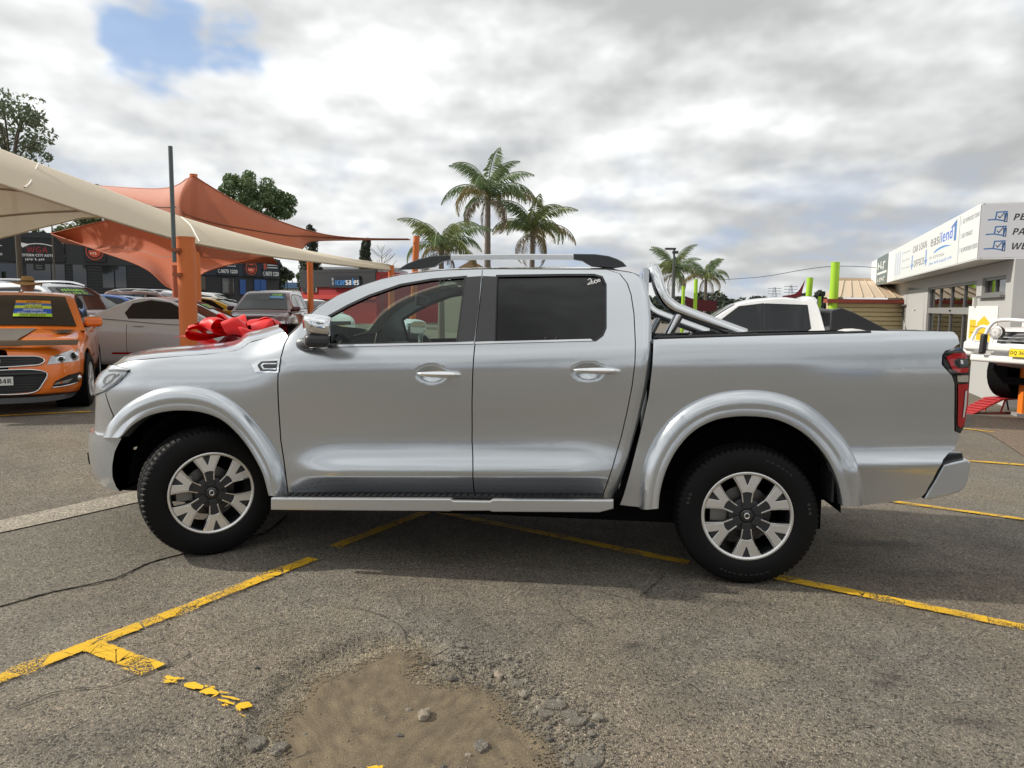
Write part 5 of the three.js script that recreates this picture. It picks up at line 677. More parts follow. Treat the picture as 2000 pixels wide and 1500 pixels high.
{ // white off-roader up on red ramps at the right edge
  const c = makeCar('white_offroader', 'white off-roader with bull bar and yellow plate, its front wheels up on red ramps', undefined, suv({ paint: M.white, wheel: 'mud', R: .41, W: 1.92, wb: 2.85, category: 'off-roader', face: false, steer: .35, mirror: [-.75, 1.3], top: [[-2.4, 1.0], [-2.15, 1.14], [-1.5, 1.22], [-.95, 1.27], [0, 1.3], [1.2, 1.32], [2.2, 1.30], [2.4, 1.2]], bot: [[-2.3, .62], [-1.8, .5], [1.8, .5], [2.3, .6]], roof: [[-1.1, 1.25], [-.6, 1.56], [-.2, 1.82], [.3, 1.9], [1.2, 1.9], [1.9, 1.82], [2.2, 1.3]], windows: [[[-.66, 1.36], [-.15, 1.72], [.25, 1.78], [.28, 1.35]], [[.38, 1.35], [.36, 1.78], [1.15, 1.78], [1.18, 1.35]]], tail: [[2.0, 1.0], [2.2, 1.0], [2.2, 1.2], [2.0, 1.2]], lampPts: [[.62, .95], [.92, .98], [.9, 1.12], [.62, 1.06]], rim: .23 }));
  const g = c.g; c.fp('grille', [[-.58, .90], [.58, .90], [.6, 1.10], [-.6, 1.10]], .008, M.black); for (let k = 0; k < 3; k++) part('grille_bar', tube([-.55, 0, .55].map((z) => c.front(z, .94 + k * .06, .02)), .012, 12, 6), M.chrome, g);
  part('grille_badge', new THREE.SphereGeometry(.09, 20, 12).scale(.2, .42, 1).translate(c.front(0, 1.0, .035).x, 1.0, 0), M.chrome, g);
  const wp = paint(.78, .78, .77), X = c.x0;
  part('bull_bar', merge([rbox(.14, .14, 1.95, .04, X - .14, .82, 0), rbox(.16, .12, 1.7, .04, X - .10, .62, 0), tube([V3(X - .1, .8, .62), V3(X - .2, 1.0, .60), V3(X - .16, 1.24, .50), V3(X - .15, 1.27, 0), V3(X - .16, 1.24, -.50), V3(X - .2, 1.0, -.60), V3(X - .1, .8, -.62)], .032, 60, 10), tube([V3(X - .06, .88, .95), V3(X + .02, 1.08, .92), V3(X - .06, 1.16, .78), V3(X - .15, 1.14, .58)], .028, 24, 8), tube([V3(X - .06, .88, -.95), V3(X + .02, 1.08, -.92), V3(X - .06, 1.16, -.78), V3(X - .15, 1.14, -.58)], .028, 24, 8), rbox(.3, .26, .2, .05, X + .0, .78, .92), rbox(.3, .26, .2, .05, X + .0, .78, -.92)]), wp, g);
  for (const s of [1, -1]) { part('buffer', rbox(.10, .34, .09, .03, X - .23, .86, s * .60), M.black, g); part('driving_light', cyl(.115, .10, .09, 24).rotateZ(Math.PI / 2).translate(X - .26, 1.06, s * .36), M.black, g); part('light_lens', new THREE.SphereGeometry(.108, 20, 12).scale(.25, 1, 1).translate(X - .31, 1.06, s * .36), mat(.85, .85, .83, .2), g); const hx = []; for (let a = -3; a <= 3; a++) for (let b = -3; b <= 3; b++) { const y = (a + (b & 1) * .5) * .028, z = b * .026; if (Math.hypot(y, z) < .095) hx.push(new THREE.TorusGeometry(.012, .0028, 4, 6).rotateY(Math.PI / 2).translate(X - .338 + Math.hypot(y, z) * .11, 1.06 + y, s * .36 + z)); } const q = part('light_guard', merge(hx), M.black, g); q.userData.kind = 'stuff'; part('indicator', rbox(.05, .07, .15, .02, X - .15, .82, s * .88), M.redlens, g); }
  part('bar_badge', box(.005, .04, .10, X - .212, .80, .46), mat(.6, .03, .03), g);
  const pl = part('number_plate', new THREE.PlaneGeometry(.372, .134).rotateY(-Math.PI / 2), signMat(256, 92, (x) => { x.fillStyle = '#f4d400'; x.fillRect(0, 0, 256, 92); x.strokeStyle = '#222'; x.lineWidth = 3; x.strokeRect(3, 3, 250, 86); x.fillStyle = '#161616'; x.font = 'bold 58px sans-serif'; x.textAlign = 'center'; x.fillText('DQ 36 AA', 128, 66, 236); }), g); pl.position.set(X - .225, .74, .03);
  part('aerial', merge([cyl(.004, .012, .75, 8, X - .14, 1.66, .50), cyl(.022, .022, .10, 8, X - .14, 1.30, .50)]), M.black, g);
  part('tow_shackle', new THREE.TorusGeometry(.05, .015, 8, 16).translate(X - .08, .50, .2), M.redlens, g);
  // nose direction: towards the camera and to the left
  const a = 24 * Math.PI / 180, n = at(1984, 728, 12.0), off = V3(c.x0 - .2, 0, .0).applyAxisAngle(V3(0, 1, 0), a); g.position.set(n.x - off.x, groundH(n.x, n.z) + .0, n.z - off.z); g.rotation.order = 'YZX'; g.rotation.y = a; g.rotation.z = -.075; g.position.y += .17;
  // ramp
  const base = V3(-1.42, 0, .80).applyAxisAngle(V3(0, 1, 0), a).add(V3(g.position.x, 0, g.position.z)); for (const zz of [.82, -.82]) { const rp = V3(-1.42, 0, zz).applyAxisAngle(V3(0, 1, 0), a).add(V3(g.position.x, 0, g.position.z)), r = thing('wheel_ramp', zz > 0 ? 'red steel wheel ramp under the off-roader wheel beside the wall' : 'red steel wheel ramp under the off-roader wheel away from the wall', 'ramp', [rp.x, groundH(rp.x, rp.z), rp.z], a, 'red wheel ramps'); const rd = mat(.42, .03, .035, .55, .2), H = .27;
    part('ramp_deck', extrude([[-1.15, .01], [-.30, H], [-.30, H - .03], [-1.15, -.0]], .30, 0).translate(0, .0, -.15), rd, r); for (let k = 0; k < 7; k++) part('rung', bar(V3(-1.05 + k * .11, .05 + k * .034, -.15), V3(-1.05 + k * .11, .05 + k * .034, .15), .012, 6), rd, r); part('ramp_top', box(.55, .03, .30, 0, H - .02, 0), rd, r); for (const x of [-.28, .26]) for (const z of [-.13, .13]) part('leg', bar(V3(x * .8, H - .03, z), V3(x * 1.25, 0, z * 1.1), .016, 6), x < 0 ? rd : M.black, r); part('foot_rail', bar(V3(-1.12, .012, .14), V3(.34, .012, .14), .014, 6), rd, r); }
}
// ---------------------------------------------------------------- buildings
const brick = (a) => a;
{ // white office building at the right with a sign fascia
  const d = V3(.342, 0, -.940), n = V3(-.940, 0, -.342), W0 = at(1904, 700, 16.4); W0.y = 0;
  const gy = groundH(W0.x, W0.z) - .10, ang = Math.atan2(-d.z, d.x); // local x runs along the wall away from the camera
  const g = thing('white_office', 'white rendered office with a big sign fascia and glass sliding doors', 'building', [W0.x, gy, W0.z], ang);
  g.updateMatrixWorld(); const inv = g.matrixWorld.clone().invert();
  // local +z = ? wall outside normal
  const ln = n.clone().transformDirection(inv), sg = Math.sign(ln.z); // outside is sg * z
  const loc = (px, py, off = 0) => hit(px, py, W0.clone().addScaledVector(n, off), n).applyMatrix4(inv);
  const wallM = mat(.42, .42, .41, .85), sof = mat(.66, .65, .64, .8), frameM = mat(.20, .20, .20, .45, .4);
  const xNear = loc(1968, 700).x, xFar = loc(1733, 600).x, HT = loc(1905, 507, .62).y;
  const openings = [[[1756, 566], [1771, 560], [1771, 593], [1756, 596]], [[1772, 566], [1798, 552], [1798, 690], [1772, 690]], [[1813, 562], [1897, 550], [1897, 700], [1813, 700]], [[1919, 543], [1963, 538], [1963, 574], [1919, 578]]].map((q) => { const p = q.map((a) => loc(...a)); const x0 = Math.min(...p.map((a) => a.x)), x1 = Math.max(...p.map((a) => a.x)); const ys = p.map((a) => a.y).sort((a, b) => a - b); return [x0, x1, (ys[0] + ys[1]) / 2, (ys[2] + ys[3]) / 2]; });
  openings[1][2] = openings[2][2] = .02; openings[2][1] = Math.max(openings[2][1], openings[2][0] + 2.0); openings[1][3] = openings[2][3];
  const wallShape = [[xNear, 0], [xFar, 0], [xFar, HT], [xNear, HT]];
  part('wall', extrude(wallShape, .2, 0, 1, openings.map(([a, b, c, e]) => [[a, c], [b, c], [b, e], [a, e]])).translate(0, 0, sg > 0 ? -.2 : 0), wallM, g);
  part('end_wall', box(.2, HT, 9, xNear + .1, HT / 2, -sg * 4.7), wallM, g); part('far_wall', box(.2, HT, 9, xFar - .1, HT / 2, -sg * 4.7), wallM, g); part('ceiling', box(xFar - xNear, .1, 9, (xNear + xFar) / 2, HT - .1, -sg * 4.7), sof, g); part('back_wall', box(xFar - xNear, HT, .15, (xNear + xFar) / 2, HT / 2, -sg * 9.1), mat(.10, .10, .10), g); part('office_floor', box(xFar - xNear, .04, 9, (xNear + xFar) / 2, .02, -sg * 4.7), mat(.10, .09, .08), g);
  openings.forEach(([a, b, c, e], k) => {
    const w = b - a, h = e - c, z = -sg * .10, o = new THREE.Group(); o.name = k === 1 || k === 2 ? 'sliding_door' : 'window'; g.add(o);
    part('frame', merge([box(.06, h, .1, a + .03, c + h / 2, z), box(.06, h, .1, b - .03, c + h / 2, z), box(w - .12, .06, .1, (a + b) / 2, e - .03, z), box(w - .12, .06, .1, (a + b) / 2, c + .03, z)]), frameM, o);
    if (k === 1 || k === 2) { const hd = c + h * .74; part('head_rail', box(w - .12, .16, .13, (a + b) / 2, hd, z + sg * .02), mat(.36, .36, .36, .45, .5), o); const nM = k === 2 ? 4 : 3; for (let i = 1; i < nM; i++) part('mullion', box(.05, e - hd - .1, .08, mix(a, b, i / nM), (e + hd) / 2 + .02, z), frameM, o); for (let i = 1; i < nM; i++) part('door_stile', box(.055, hd - c - .1, .07, mix(a, b, i / nM), (hd + c) / 2, z), frameM, o); for (let i = 0; i < nM; i++) { part('pane', box(w / nM - .06, hd - c - .14, .006, mix(a, b, (i + .5) / nM), (hd + c) / 2, z), phys(.16, .18, .19, .0, 0, { transmission: 1, thickness: 0 }), o); part('pane', box(w / nM - .06, e - hd - .14, .006, mix(a, b, (i + .5) / nM), (e + hd) / 2 + .02, z), phys(.16, .18, .19, .0, 0, { transmission: 1, thickness: 0 }), o); } part('motion_sensor', box(.10, .04, .03, mix(a, b, .45), hd, z + sg * .10), M.black, o); }
    else { part('mullion', box(.04, h - .12, .08, mix(a, b, .55), c + h / 2, z), frameM, o); part('pane', box(w * .5, h - .12, .006, mix(a, b, .3), c + h / 2, z), phys(.3, .34, .35, .0, 0, { transmission: 1, thickness: 0 }), o); part('pane', box(w * .42, h - .12, .006, mix(a, b, .76), c + h / 2, z), phys(.3, .34, .35, .0, 0, { transmission: 1, thickness: 0 }), o); part('sill', box(w + .06, .05, .12, (a + b) / 2, c - .03, sg * .03), frameM, o); }
  });
  // fascia: canopy box with printed panels
  const OH = .62, fT = loc(1917, 396, OH), fB = loc(1905, 507, OH), fx0 = (fT.x + fB.x) / 2, fEnd = loc(1700, 540, OH).x, yb = fB.y, yt = fT.y, fh = yt - yb;
  part('fascia_box', merge([box(fEnd - fx0, fh, .06, (fEnd + fx0) / 2, (yt + yb) / 2, sg * (OH - .05)), box(.06, fh, OH + 8, fx0 + .03, (yt + yb) / 2, sg * (OH - .06 - (OH + 8) / 2)), box(fEnd - fx0, .04, OH + 1.0, (fEnd + fx0) / 2, yt - .05, sg * (OH / 2 - .6)), box(.06, fh, OH + 1, fEnd - .03, (yt + yb) / 2, sg * (OH / 2 - .6))]), mat(.74, .74, .74, .6), g);
  part('soffit', box(fEnd - fx0 - .1, .03, OH + .1, (fEnd + fx0) / 2, yb + .03, sg * (OH / 2 - .08)), sof, g);
  const face = (x0, x1, y0, y1, draw, w = 1024, h = 256) => { const m = part('sign_panel', new THREE.PlaneGeometry(Math.abs(x1 - x0), y1 - y0), signMat(w, h, draw, .4), g); m.position.set((x0 + x1) / 2, (y0 + y1) / 2, sg * (OH - .012)); if (sg < 0) m.rotation.y = Math.PI; return m; };
  const X = (px) => loc(px, 520, OH).x;
  const tick = (x, a, b, s) => { x.strokeStyle = '#7a93b8'; x.lineWidth = 4; x.strokeRect(a, b, s, s); x.beginPath(); x.moveTo(a + 4, b + s * .5); x.lineTo(a + s * .4, b + s - 4); x.lineTo(a + s + 8, b - 6); x.stroke(); };
  // as seen from outside the text reads from the far end to the near end
  face(X(1868), fx0, yb + .02, yt - .02, (x, w, h) => { x.fillStyle = '#d9dcda'; x.fillRect(0, 0, w, h); x.fillStyle = '#4a4e55'; x.font = 'bold 60px sans-serif'; ['GET APPROVED TODAY', 'EASY FINANCE', 'NO APPOINTMENT NEEDED'].forEach((t, i) => { tick(x, 30, 60 + i * 150, 44); x.fillText(t, 110, 106 + i * 150, w - 130); }); }, 768, 512);
  face(X(1745), X(1867.5), yb + .02, yt - .02, (x, w, h) => {
    x.fillStyle = '#d9dcda'; x.fillRect(0, 0, w, h); x.fillStyle = '#b9c2d0'; for (let i = 0; i < 3; i++) { x.fillRect(40 + i * 70, 70, 42, 380); }
    x.fillStyle = '#7b8088'; x.font = 'bold 34px sans-serif'; [0, 1, 2].forEach((t, i) => { tick(x, 270, 110 + i * 120, 30); scrawl(x, 316, 138 + i * 120, 190, 26, i + 3); });
    x.fillStyle = '#6b6760'; x.font = 'bold 130px sans-serif'; x.fillText('CAR LOAN', 560, 190, 330); x.fillText('OFFICE', 600, 400, 250); x.fillStyle = '#6f8cc4'; for (const ax of [535, 860]) { x.fillRect(ax + 10, 220, 26, 130); x.beginPath(); x.moveTo(ax - 12, 350); x.lineTo(ax + 58, 350); x.lineTo(ax + 23, 440); x.fill(); }
    x.font = 'bold 170px sans-serif'; x.fillStyle = '#77766f'; x.fillText('easi', 960, 210, 190); x.fillStyle = '#2b63c9'; x.fillText('lend', 1150, 210, 200); x.fillStyle = '#3f6fae'; x.beginPath(); x.moveTo(1300, 90); x.lineTo(1400, 20); x.lineTo(1400, 250); x.lineTo(1366, 250); x.lineTo(1366, 90); x.fill(); x.fillStyle = '#3e86c6'; x.beginPath(); x.moveTo(1040, 290); x.quadraticCurveTo(1180, 220, 1340, 290); x.quadraticCurveTo(1180, 260, 1040, 310); x.fill(); x.fillStyle = '#8a857c'; x.font = 'bold 50px sans-serif'; scrawl(x, 960, 370, 280, 40, 8); x.fillStyle = '#4a78c0'; scrawl(x, 960, 440, 400, 36, 9);
  }, 1440, 512);
  face(X(1712), X(1733), yb - .02, yt + .01, (x, w, h) => { x.fillStyle = '#5d6a66'; x.fillRect(0, 0, w, h); x.fillStyle = '#d8dcd8'; x.font = 'bold 200px sans-serif'; scrawl(x, 40, 220, w - 60, 150, 4); x.fillRect(30, 280, w - 60, 40); scrawl(x, 40, 440, w - 80, 80, 6); }, 384, 512);
  { // panel round the corner, facing the camera
    const len = 6, m = part('sign_panel', new THREE.PlaneGeometry(len, fh - .06), signMat(1536, 256, (x, w, h) => { x.fillStyle = '#d4d5d9'; x.fillRect(0, 0, w, h); const s = h / .99; ['PENS', 'PAST', 'WE D'].forEach((t, i) => { const y = 66 + i * 70; x.strokeStyle = '#3b6ea8'; x.lineWidth = 6; x.beginPath(); x.moveTo(30 - i * 4, y + 8); x.lineTo(62, y + 6); x.lineTo(100, y + 14); x.lineTo(108, y - 30); x.lineTo(66, y - 28); x.lineTo(62, y + 6); x.stroke(); x.strokeStyle = '#1f3c66'; x.lineWidth = 4; x.strokeRect(100, y - 20, 10, 38); x.beginPath(); x.moveTo(72, y - 10); x.lineTo(80, y); x.lineTo(98, y - 26); x.stroke(); x.fillStyle = '#2e3034'; x.font = 'italic bold 44px sans-serif'; x.fillText(t, 132, y + 12); }); }, .4), g);
    m.rotation.y = -Math.PI / 2; m.position.set(fx0 - .004, (yt + yb) / 2, sg * (OH - .02 - len / 2)); if (sg > 0) { } else { }
  }
  // poster, box, wall lamp
  const ps = [[1893, 611], [1951, 603], [1951, 668], [1893, 672]].map((p) => loc(...p)), pm = part('poster', new THREE.BoxGeometry(Math.abs(ps[1].x - ps[0].x), 0.86, .012), signMat(256, 256, (x, w, h) => { x.fillStyle = '#e6e6e4'; x.fillRect(0, 0, w, h); x.fillStyle = '#e8c020'; x.fillRect(20, 90, 60, 130); x.beginPath(); x.moveTo(90, 220); x.lineTo(90, 110); x.lineTo(150, 60); x.lineTo(210, 110); x.lineTo(210, 220); x.fill(); x.fillStyle = '#b89010'; x.fillRect(30, 130, 170, 10); x.fillRect(30, 170, 170, 10); }), g); pm.position.set((ps[0].x + ps[1].x) / 2, (ps[0].y + ps[2].y) / 2, sg * .01);
  const sb = loc(1907, 590); part('switch_box', box(.12, .2, .06, sb.x, sb.y, sg * .035), mat(.55, .55, .52), g);
  part('blue_box', box(.25, .22, .2, loc(1890, 690).x, loc(1890, 690).y, sg * .12), mat(.02, .08, .3, .5), g);
  // orange portal post by the frame edge
  const q = at(2024, 640, 12.6), op = thing('orange_pylon', 'wide flat orange pylon in front of the white office', 'pylon', [q.x, groundH(q.x, q.z), q.z], -.3); part('pylon_body', rbox(.42, 2.28, .2, .03, .05, 1.14, 0), mat(.85, .20, .01, .5), op); part('pylon_base', box(.55, .06, .3, .05, .03, 0), mat(.3, .3, .3), op);
}
{ // cream shed with a clad wall, behind the office
  const p = at(1676, 640, 27), g = thing('cream_shed', 'cream clad shed with a red gutter line behind the office', 'building', [p.x, groundH(p.x, p.z) - .1, p.z], -.05), cl = mat(.56, .46, .26, .7);
  const x0 = at(1620, 600, 27).x - p.x, x1 = at(1790, 600, 27).x - p.x, yTop = at(1676, 592, 27).y - g.position.y;
  part('wall', box(x1 - x0, yTop, .2, (x0 + x1) / 2, yTop / 2, -.15), cl, g); for (let k = 0; k * .16 < yTop - .1; k++) part('clad_board', box(x1 - x0, .125, .05, (x0 + x1) / 2, .08 + k * .16, 0).rotateX(-.0), cl, g);
  part('gutter', box(x1 - x0 + .3, .14, .4, (x0 + x1) / 2, yTop + .07, .05), mat(.28, .05, .03, .5), g);
  const rs = at(1676, 547, 31.5).y - g.position.y, xf = at(1624, 547, 31.5).x - p.x; part('roof', gridGeo(1, 1, (u, v) => V3(mix(mix(x0 - .2, xf, v), x1 + 2, u), mix(yTop + .2, rs, v), mix(0, -4.5, v))), mat(.55, .44, .32, .7), g); for (let k = 0; k < 9; k++) part('roof_rib', bar(V3(mix(x0, x1, k / 8), yTop + .22, 0), V3(mix(xf, x1 + 1, k / 8), rs + .02, -4.5), .02, 5), mat(.55, .44, .32, .7), g); part('ridge_cap', box(x1 - xf + .2, .1, .3, (xf + x1) / 2, rs + .03, -4.5), mat(.6, .5, .38), g);
}
const darkW = mat(.035, .037, .042, .75), shopG = phys(.02, .022, .025, .05, 0, { clearcoat: 1 });
function shop(name, label, pxL, pxR, ZL, ZR, topPx, spec) { // a long dark shopfront between two pixel columns
  const a = at(pxL, 590, ZL), b = at(pxR, 590, ZR), dx = b.clone().sub(a); dx.y = 0; const len = dx.length(), ang = Math.atan2(-dx.z, dx.x), gy = groundH((a.x + b.x) / 2, (a.z + b.z) / 2) - .1, H = at(pxL, topPx, ZL).y - gy, g = thing(name, label, 'building', [a.x, gy, a.z], ang);
  part('wall', box(len, H, 8, len / 2, H / 2, -4.02), spec.wall ?? darkW, g); part('parapet', box(len + .1, .25, .2, len / 2, H + .05, 0), spec.par ?? darkW, g);
  const F = (px) => { const n = V3(-dx.z, 0, dx.x).normalize(), P = hit(px, 590, a, n); return P.sub(a).setY(0).length() * Math.sign(px - pxL); };
  const Y = (px, py) => { const n = V3(-dx.z, 0, dx.x).normalize(); return hit(px, py, a, n).y - gy; };
  return { g, F, Y, H, len, rect: (n, x0, y0, x1, y1, m, depth = .06, z = 0) => part(n, box(Math.abs(F(x1) - F(x0)), Math.abs(Y(x0, y0) - Y(x0, y1)), depth, (F(x0) + F(x1)) / 2, (Y((x0 + x1) / 2, y0) + Y((x0 + x1) / 2, y1)) / 2, depth / 2 + z), m, g) };
}
const wgaSign = signMat(512, 256, (x, w, h) => { x.fillStyle = '#15171a'; x.fillRect(0, 0, w, h); x.strokeStyle = '#e8e8e8'; x.lineWidth = 10; x.beginPath(); x.moveTo(120, 90); x.quadraticCurveTo(260, 20, 420, 80); x.stroke(); x.fillStyle = '#eee'; x.beginPath(); x.moveTo(110, 40); x.lineTo(210, 62); x.lineTo(140, 100); x.fill(); x.font = 'bold 84px sans-serif'; x.textAlign = 'center'; x.fillStyle = '#8c2028'; x.fillText('WGA', 270, 150); x.fillStyle = '#e8e8e8'; x.font = 'bold 40px sans-serif'; x.fillText('WESTERN CITY AUTO', 256, 196, 330); scrawl(x, 160, 240, 190, 30, 7); });
const badgeM = (bg = '#16181b') => signMat(256, 256, (x, w) => { x.fillStyle = bg; x.fillRect(0, 0, w, w); x.strokeStyle = '#b8482c'; x.lineWidth = 14; x.beginPath(); x.arc(128, 128, 100, 0, 7); x.stroke(); x.fillStyle = '#c84a28'; x.beginPath(); x.arc(128, 128, 74, 0, 7); x.fill(); x.fillStyle = '#26282c'; x.fillRect(50, 80, 156, 40); x.fillStyle = '#f0d8cc'; x.font = 'bold 40px sans-serif'; x.textAlign = 'center'; scrawl(x, 76, 168, 110, 34, 2); });
{
  const s = shop('dark_shopfront', 'long charcoal shopfront with round orange badges behind the parked cars', -260, 335, 34, 37, 452, {});
  s.rect('sign_board', 22, 467, 132, 512, wgaSign, .08, .06); s.rect('sign_board', -70, 467, 30, 508, wgaSign, .08, .03); s.rect('sign_badge', 170, 470, 212, 512, badgeM(), .08, .05);
  const fasc = s.rect('fascia_band', -250, 462, 334, 516, mat(.022, .024, .028, .5), .05); 
  for (const [x0, x1, y0, y1] of [[56, 103, 506, 560], [105, 130, 506, 562], [146, 172, 512, 562], [203, 225, 520, 562], [228, 249, 520, 562], [-40, 36, 504, 570]]) { const m = s.rect('window', x0, y0, x1, y1, shopG, .03, .01); part('frame', merge([box(.06, 1.9, .06), box(.06, 1.9, .06, .9)]).scale(.01, .01, .01), darkW, m); }
  for (let k = 0; k < 9; k++) s.rect('wall_board', -250, 518 + k * 6, 335, 520 + k * 6, mat(.045, .047, .052, .75), .03);
  s.rect('door_lettering', 70, 515, 92, 528, signMat(128, 64, (x) => { x.fillStyle = '#101214'; x.fillRect(0, 0, 128, 64); x.fillStyle = '#b8b8b8'; x.font = '18px sans-serif'; x.textAlign = 'center'; x.fillText('Western', 64, 24); x.fillText('City Auto', 64, 48); }), .01, .05);
  s.rect('bin_lid', 2, 530, 8, 548, mat(.25, .6, .12), .2, .3);
}
{
  const s = shop('charcoal_workshop', 'charcoal workshop with a phone number sign and blue window shades', 384, 546, 40, 43, 506, {});
  const phone = (star) => signMat(256, 128, (x) => { x.fillStyle = '#1d2731'; x.fillRect(0, 0, 256, 128); x.fillStyle = '#c8ccd0'; x.fillRect(70, 20, 160, 8); x.fillRect(70, 40, 160, 8); if (star) { x.fillStyle = '#b04a40'; x.fillRect(16, 14, 40, 46); } x.fillStyle = '#e8eaec'; x.font = 'bold 44px sans-serif'; x.fillText('9675 1220', 44, 108, 204); x.strokeStyle = '#e8eaec'; x.lineWidth = 5; x.beginPath(); x.arc(24, 92, 14, 0, 5); x.stroke(); });
  s.rect('fascia_band', 384, 506, 546, 540, mat(.02, .03, .05, .5), .05); s.rect('sign_board', 425, 510, 465, 538, phone(false), .08, .05); s.rect('sign_board', 513, 512, 545, 544, phone(true), .08, .05); s.rect('sign_badge', 478, 508, 504, 540, badgeM('#1a2028'), .08, .05);
  s.rect('door', 435, 544, 457, 576, shopG, .04); for (const x of [469, 497, 509]) { s.rect('blue_blind', x, 546, x + 11, 575, mat(.03, .10, .32, .6), .05); } s.rect('window', 388, 540, 402, 566, mat(.12, .10, .07, .5), .04);
}
{
  const s = shop('red_car_yard', 'black and red car yard building with a blue and white sign', 588, 735, 56, 52, 533, { wall: mat(.36, .015, .02, .6), par: mat(.02, .02, .024, .6) });
  s.rect('upper_band', 588, 533, 735, 560, mat(.02, .022, .027, .6), .1); s.rect('sign_board', 650, 539, 706, 562, signMat(384, 128, (x) => { x.fillStyle = '#101a28'; x.fillRect(0, 0, 384, 128); x.fillStyle = '#8a8f98'; x.fillRect(14, 20, 30, 30); x.fillRect(20, 60, 24, 40); x.font = 'bold 92px sans-serif'; x.fillStyle = '#2c8ee0'; x.fillText('ıcar', 62, 98, 140); x.fillStyle = '#e8eef4'; x.fillText('sa', 200, 98, 84); x.fillStyle = '#2c8ee0'; x.fillText('l', 284, 98); x.fillStyle = '#e8eef4'; x.fillText('es', 306, 98, 74); }), .08, .12);
  s.rect('window', 592, 562, 600, 570, M.black, .1, .02); s.rect('window_surround', 591, 561, 620, 571, mat(.6, .55, .5), .05); s.rect('window', 608, 562, 617, 570, M.black, .1, .02); s.rect('lower_band', 588, 576, 735, 584, mat(.55, .04, .03, .6), .12);
}
{ const s = shop('grey_warehouse', 'pale grey warehouse with a low roof beyond the red car yard', 625, 780, 95, 95, 524, { wall: mat(.38, .40, .43, .7), par: mat(.42, .44, .47, .6) }); for (let k = 0; k < 14; k++) s.rect('roof_sheet_rib', 626 + k * 11, 525, 627 + k * 11, 545, mat(.34, .36, .39, .7), .05); }
{ const s = shop('cream_hall', 'cream hall with a blue roof beyond the dark pencil pine', 535, 600, 70, 70, 562, { wall: mat(.6, .56, .48, .7), par: mat(.12, .22, .36, .6) }); s.rect('roof', 530, 552, 600, 563, mat(.12, .22, .38, .6), .6); for (const x of [552, 574]) s.rect('fence_post', x, 548, x + 1, 592, M.black, .05, 2); }

// ---------------------------------------------------------------- posts, sails
function post(name, label, px, pyTop, Z, dia, m, group, lean = 0) { const t = at(px, pyTop, Z), gy = groundH(t.x, t.z), h = t.y - gy, g = thing(name, label, 'post', [t.x, gy, t.z], 0, group); g.rotation.z = lean; part('shaft', cyl(dia / 2, dia / 2, h, 24, 0, h / 2, 0), m, g); part('cap', cyl(dia / 2 + .004, dia / 2 + .004, .02, 24, 0, h + .01, 0), m, g); part('base_plate', box(dia * 1.8, .03, dia * 1.8, 0, .015, 0), m, g); return { g, h, t }; }
const OP = 'orange posts carrying the shade sails';
const p0 = post('orange_post', 'thick orange post with a thin grey pole on top', 362.5, 466, 9.4, .22, M.orangePost, OP);
{ const h = at(348.5, 290, 9.4).y - p0.g.position.y; part('grey_pole', cyl(.026, .026, h - p0.h + .3, 12, -.09, (h + p0.h - .3) / 2, .13), mat(.11, .13, .13, .4, .5), p0.g); part('pole_bracket', merge([box(.10, .04, .14, -.06, p0.h - .15, .09), box(.10, .04, .14, -.06, p0.h - .45, .09)]), mat(.3, .08, .03), p0.g); }
post('orange_post', 'slim orange post just behind the thick orange one, under the terracotta sail peak', 378, 342, 17.5, .17, M.orangePost, OP);
post('orange_post', 'red-orange stub post where the low orange sail corner is tied', 343, 520, 19, .2, mat(.45, .10, .035, .5), OP);
post('orange_post', 'slim orange post in front of the red car yard', 605, 500, 24, .19, M.orangePost, OP);
post('orange_post', 'leaning orange post tied to the long tail of the terracotta sail', 803, 462, 26, .22, M.orangePost, OP, -.05);
post('orange_post', 'orange corner post of the cream sail by the silver pickup roof', 764, 520, 17.5, .14, M.orangePost, OP);
const clothTex = noiseTex(256, (i, j) => .5 + .5 * Math.sin(i * 1.6) * .5 + .3 * nz(i * .3, j * .3, 2));
const cloth = (r, g, b, tr = .2) => phys(r, g, b, .85, 0, { transmission: tr, thickness: 0, bumpMap: clothTex, bumpScale: .001 });
function sail(name, label, f, m, rope, seams = []) { const g = thing(name, label, 'shade sail', [0, 0, 0]); part('fabric', gridGeo(48, 32, f, [60, 30]), m, g); const edge = (fn, n = 40) => { const l = []; for (let i = 0; i <= n; i++) l.push(fn(i / n)); return tube(l, .018, 60, 6); }; part('edge_hem', edge((t) => f(t, 0)), m, g); part('edge_hem', edge((t) => f(t, 1)), m, g); for (const v of seams) part('seam', edge((t) => f(t, v).add(V3(0, -.02, 0))), rope, g); return g; }
const crv = (l) => { const c = new THREE.CatmullRomCurve3(l.map(([px, py, Z]) => at(px, py, Z)), false, 'centripetal'); return (t) => c.getPoint(t); };
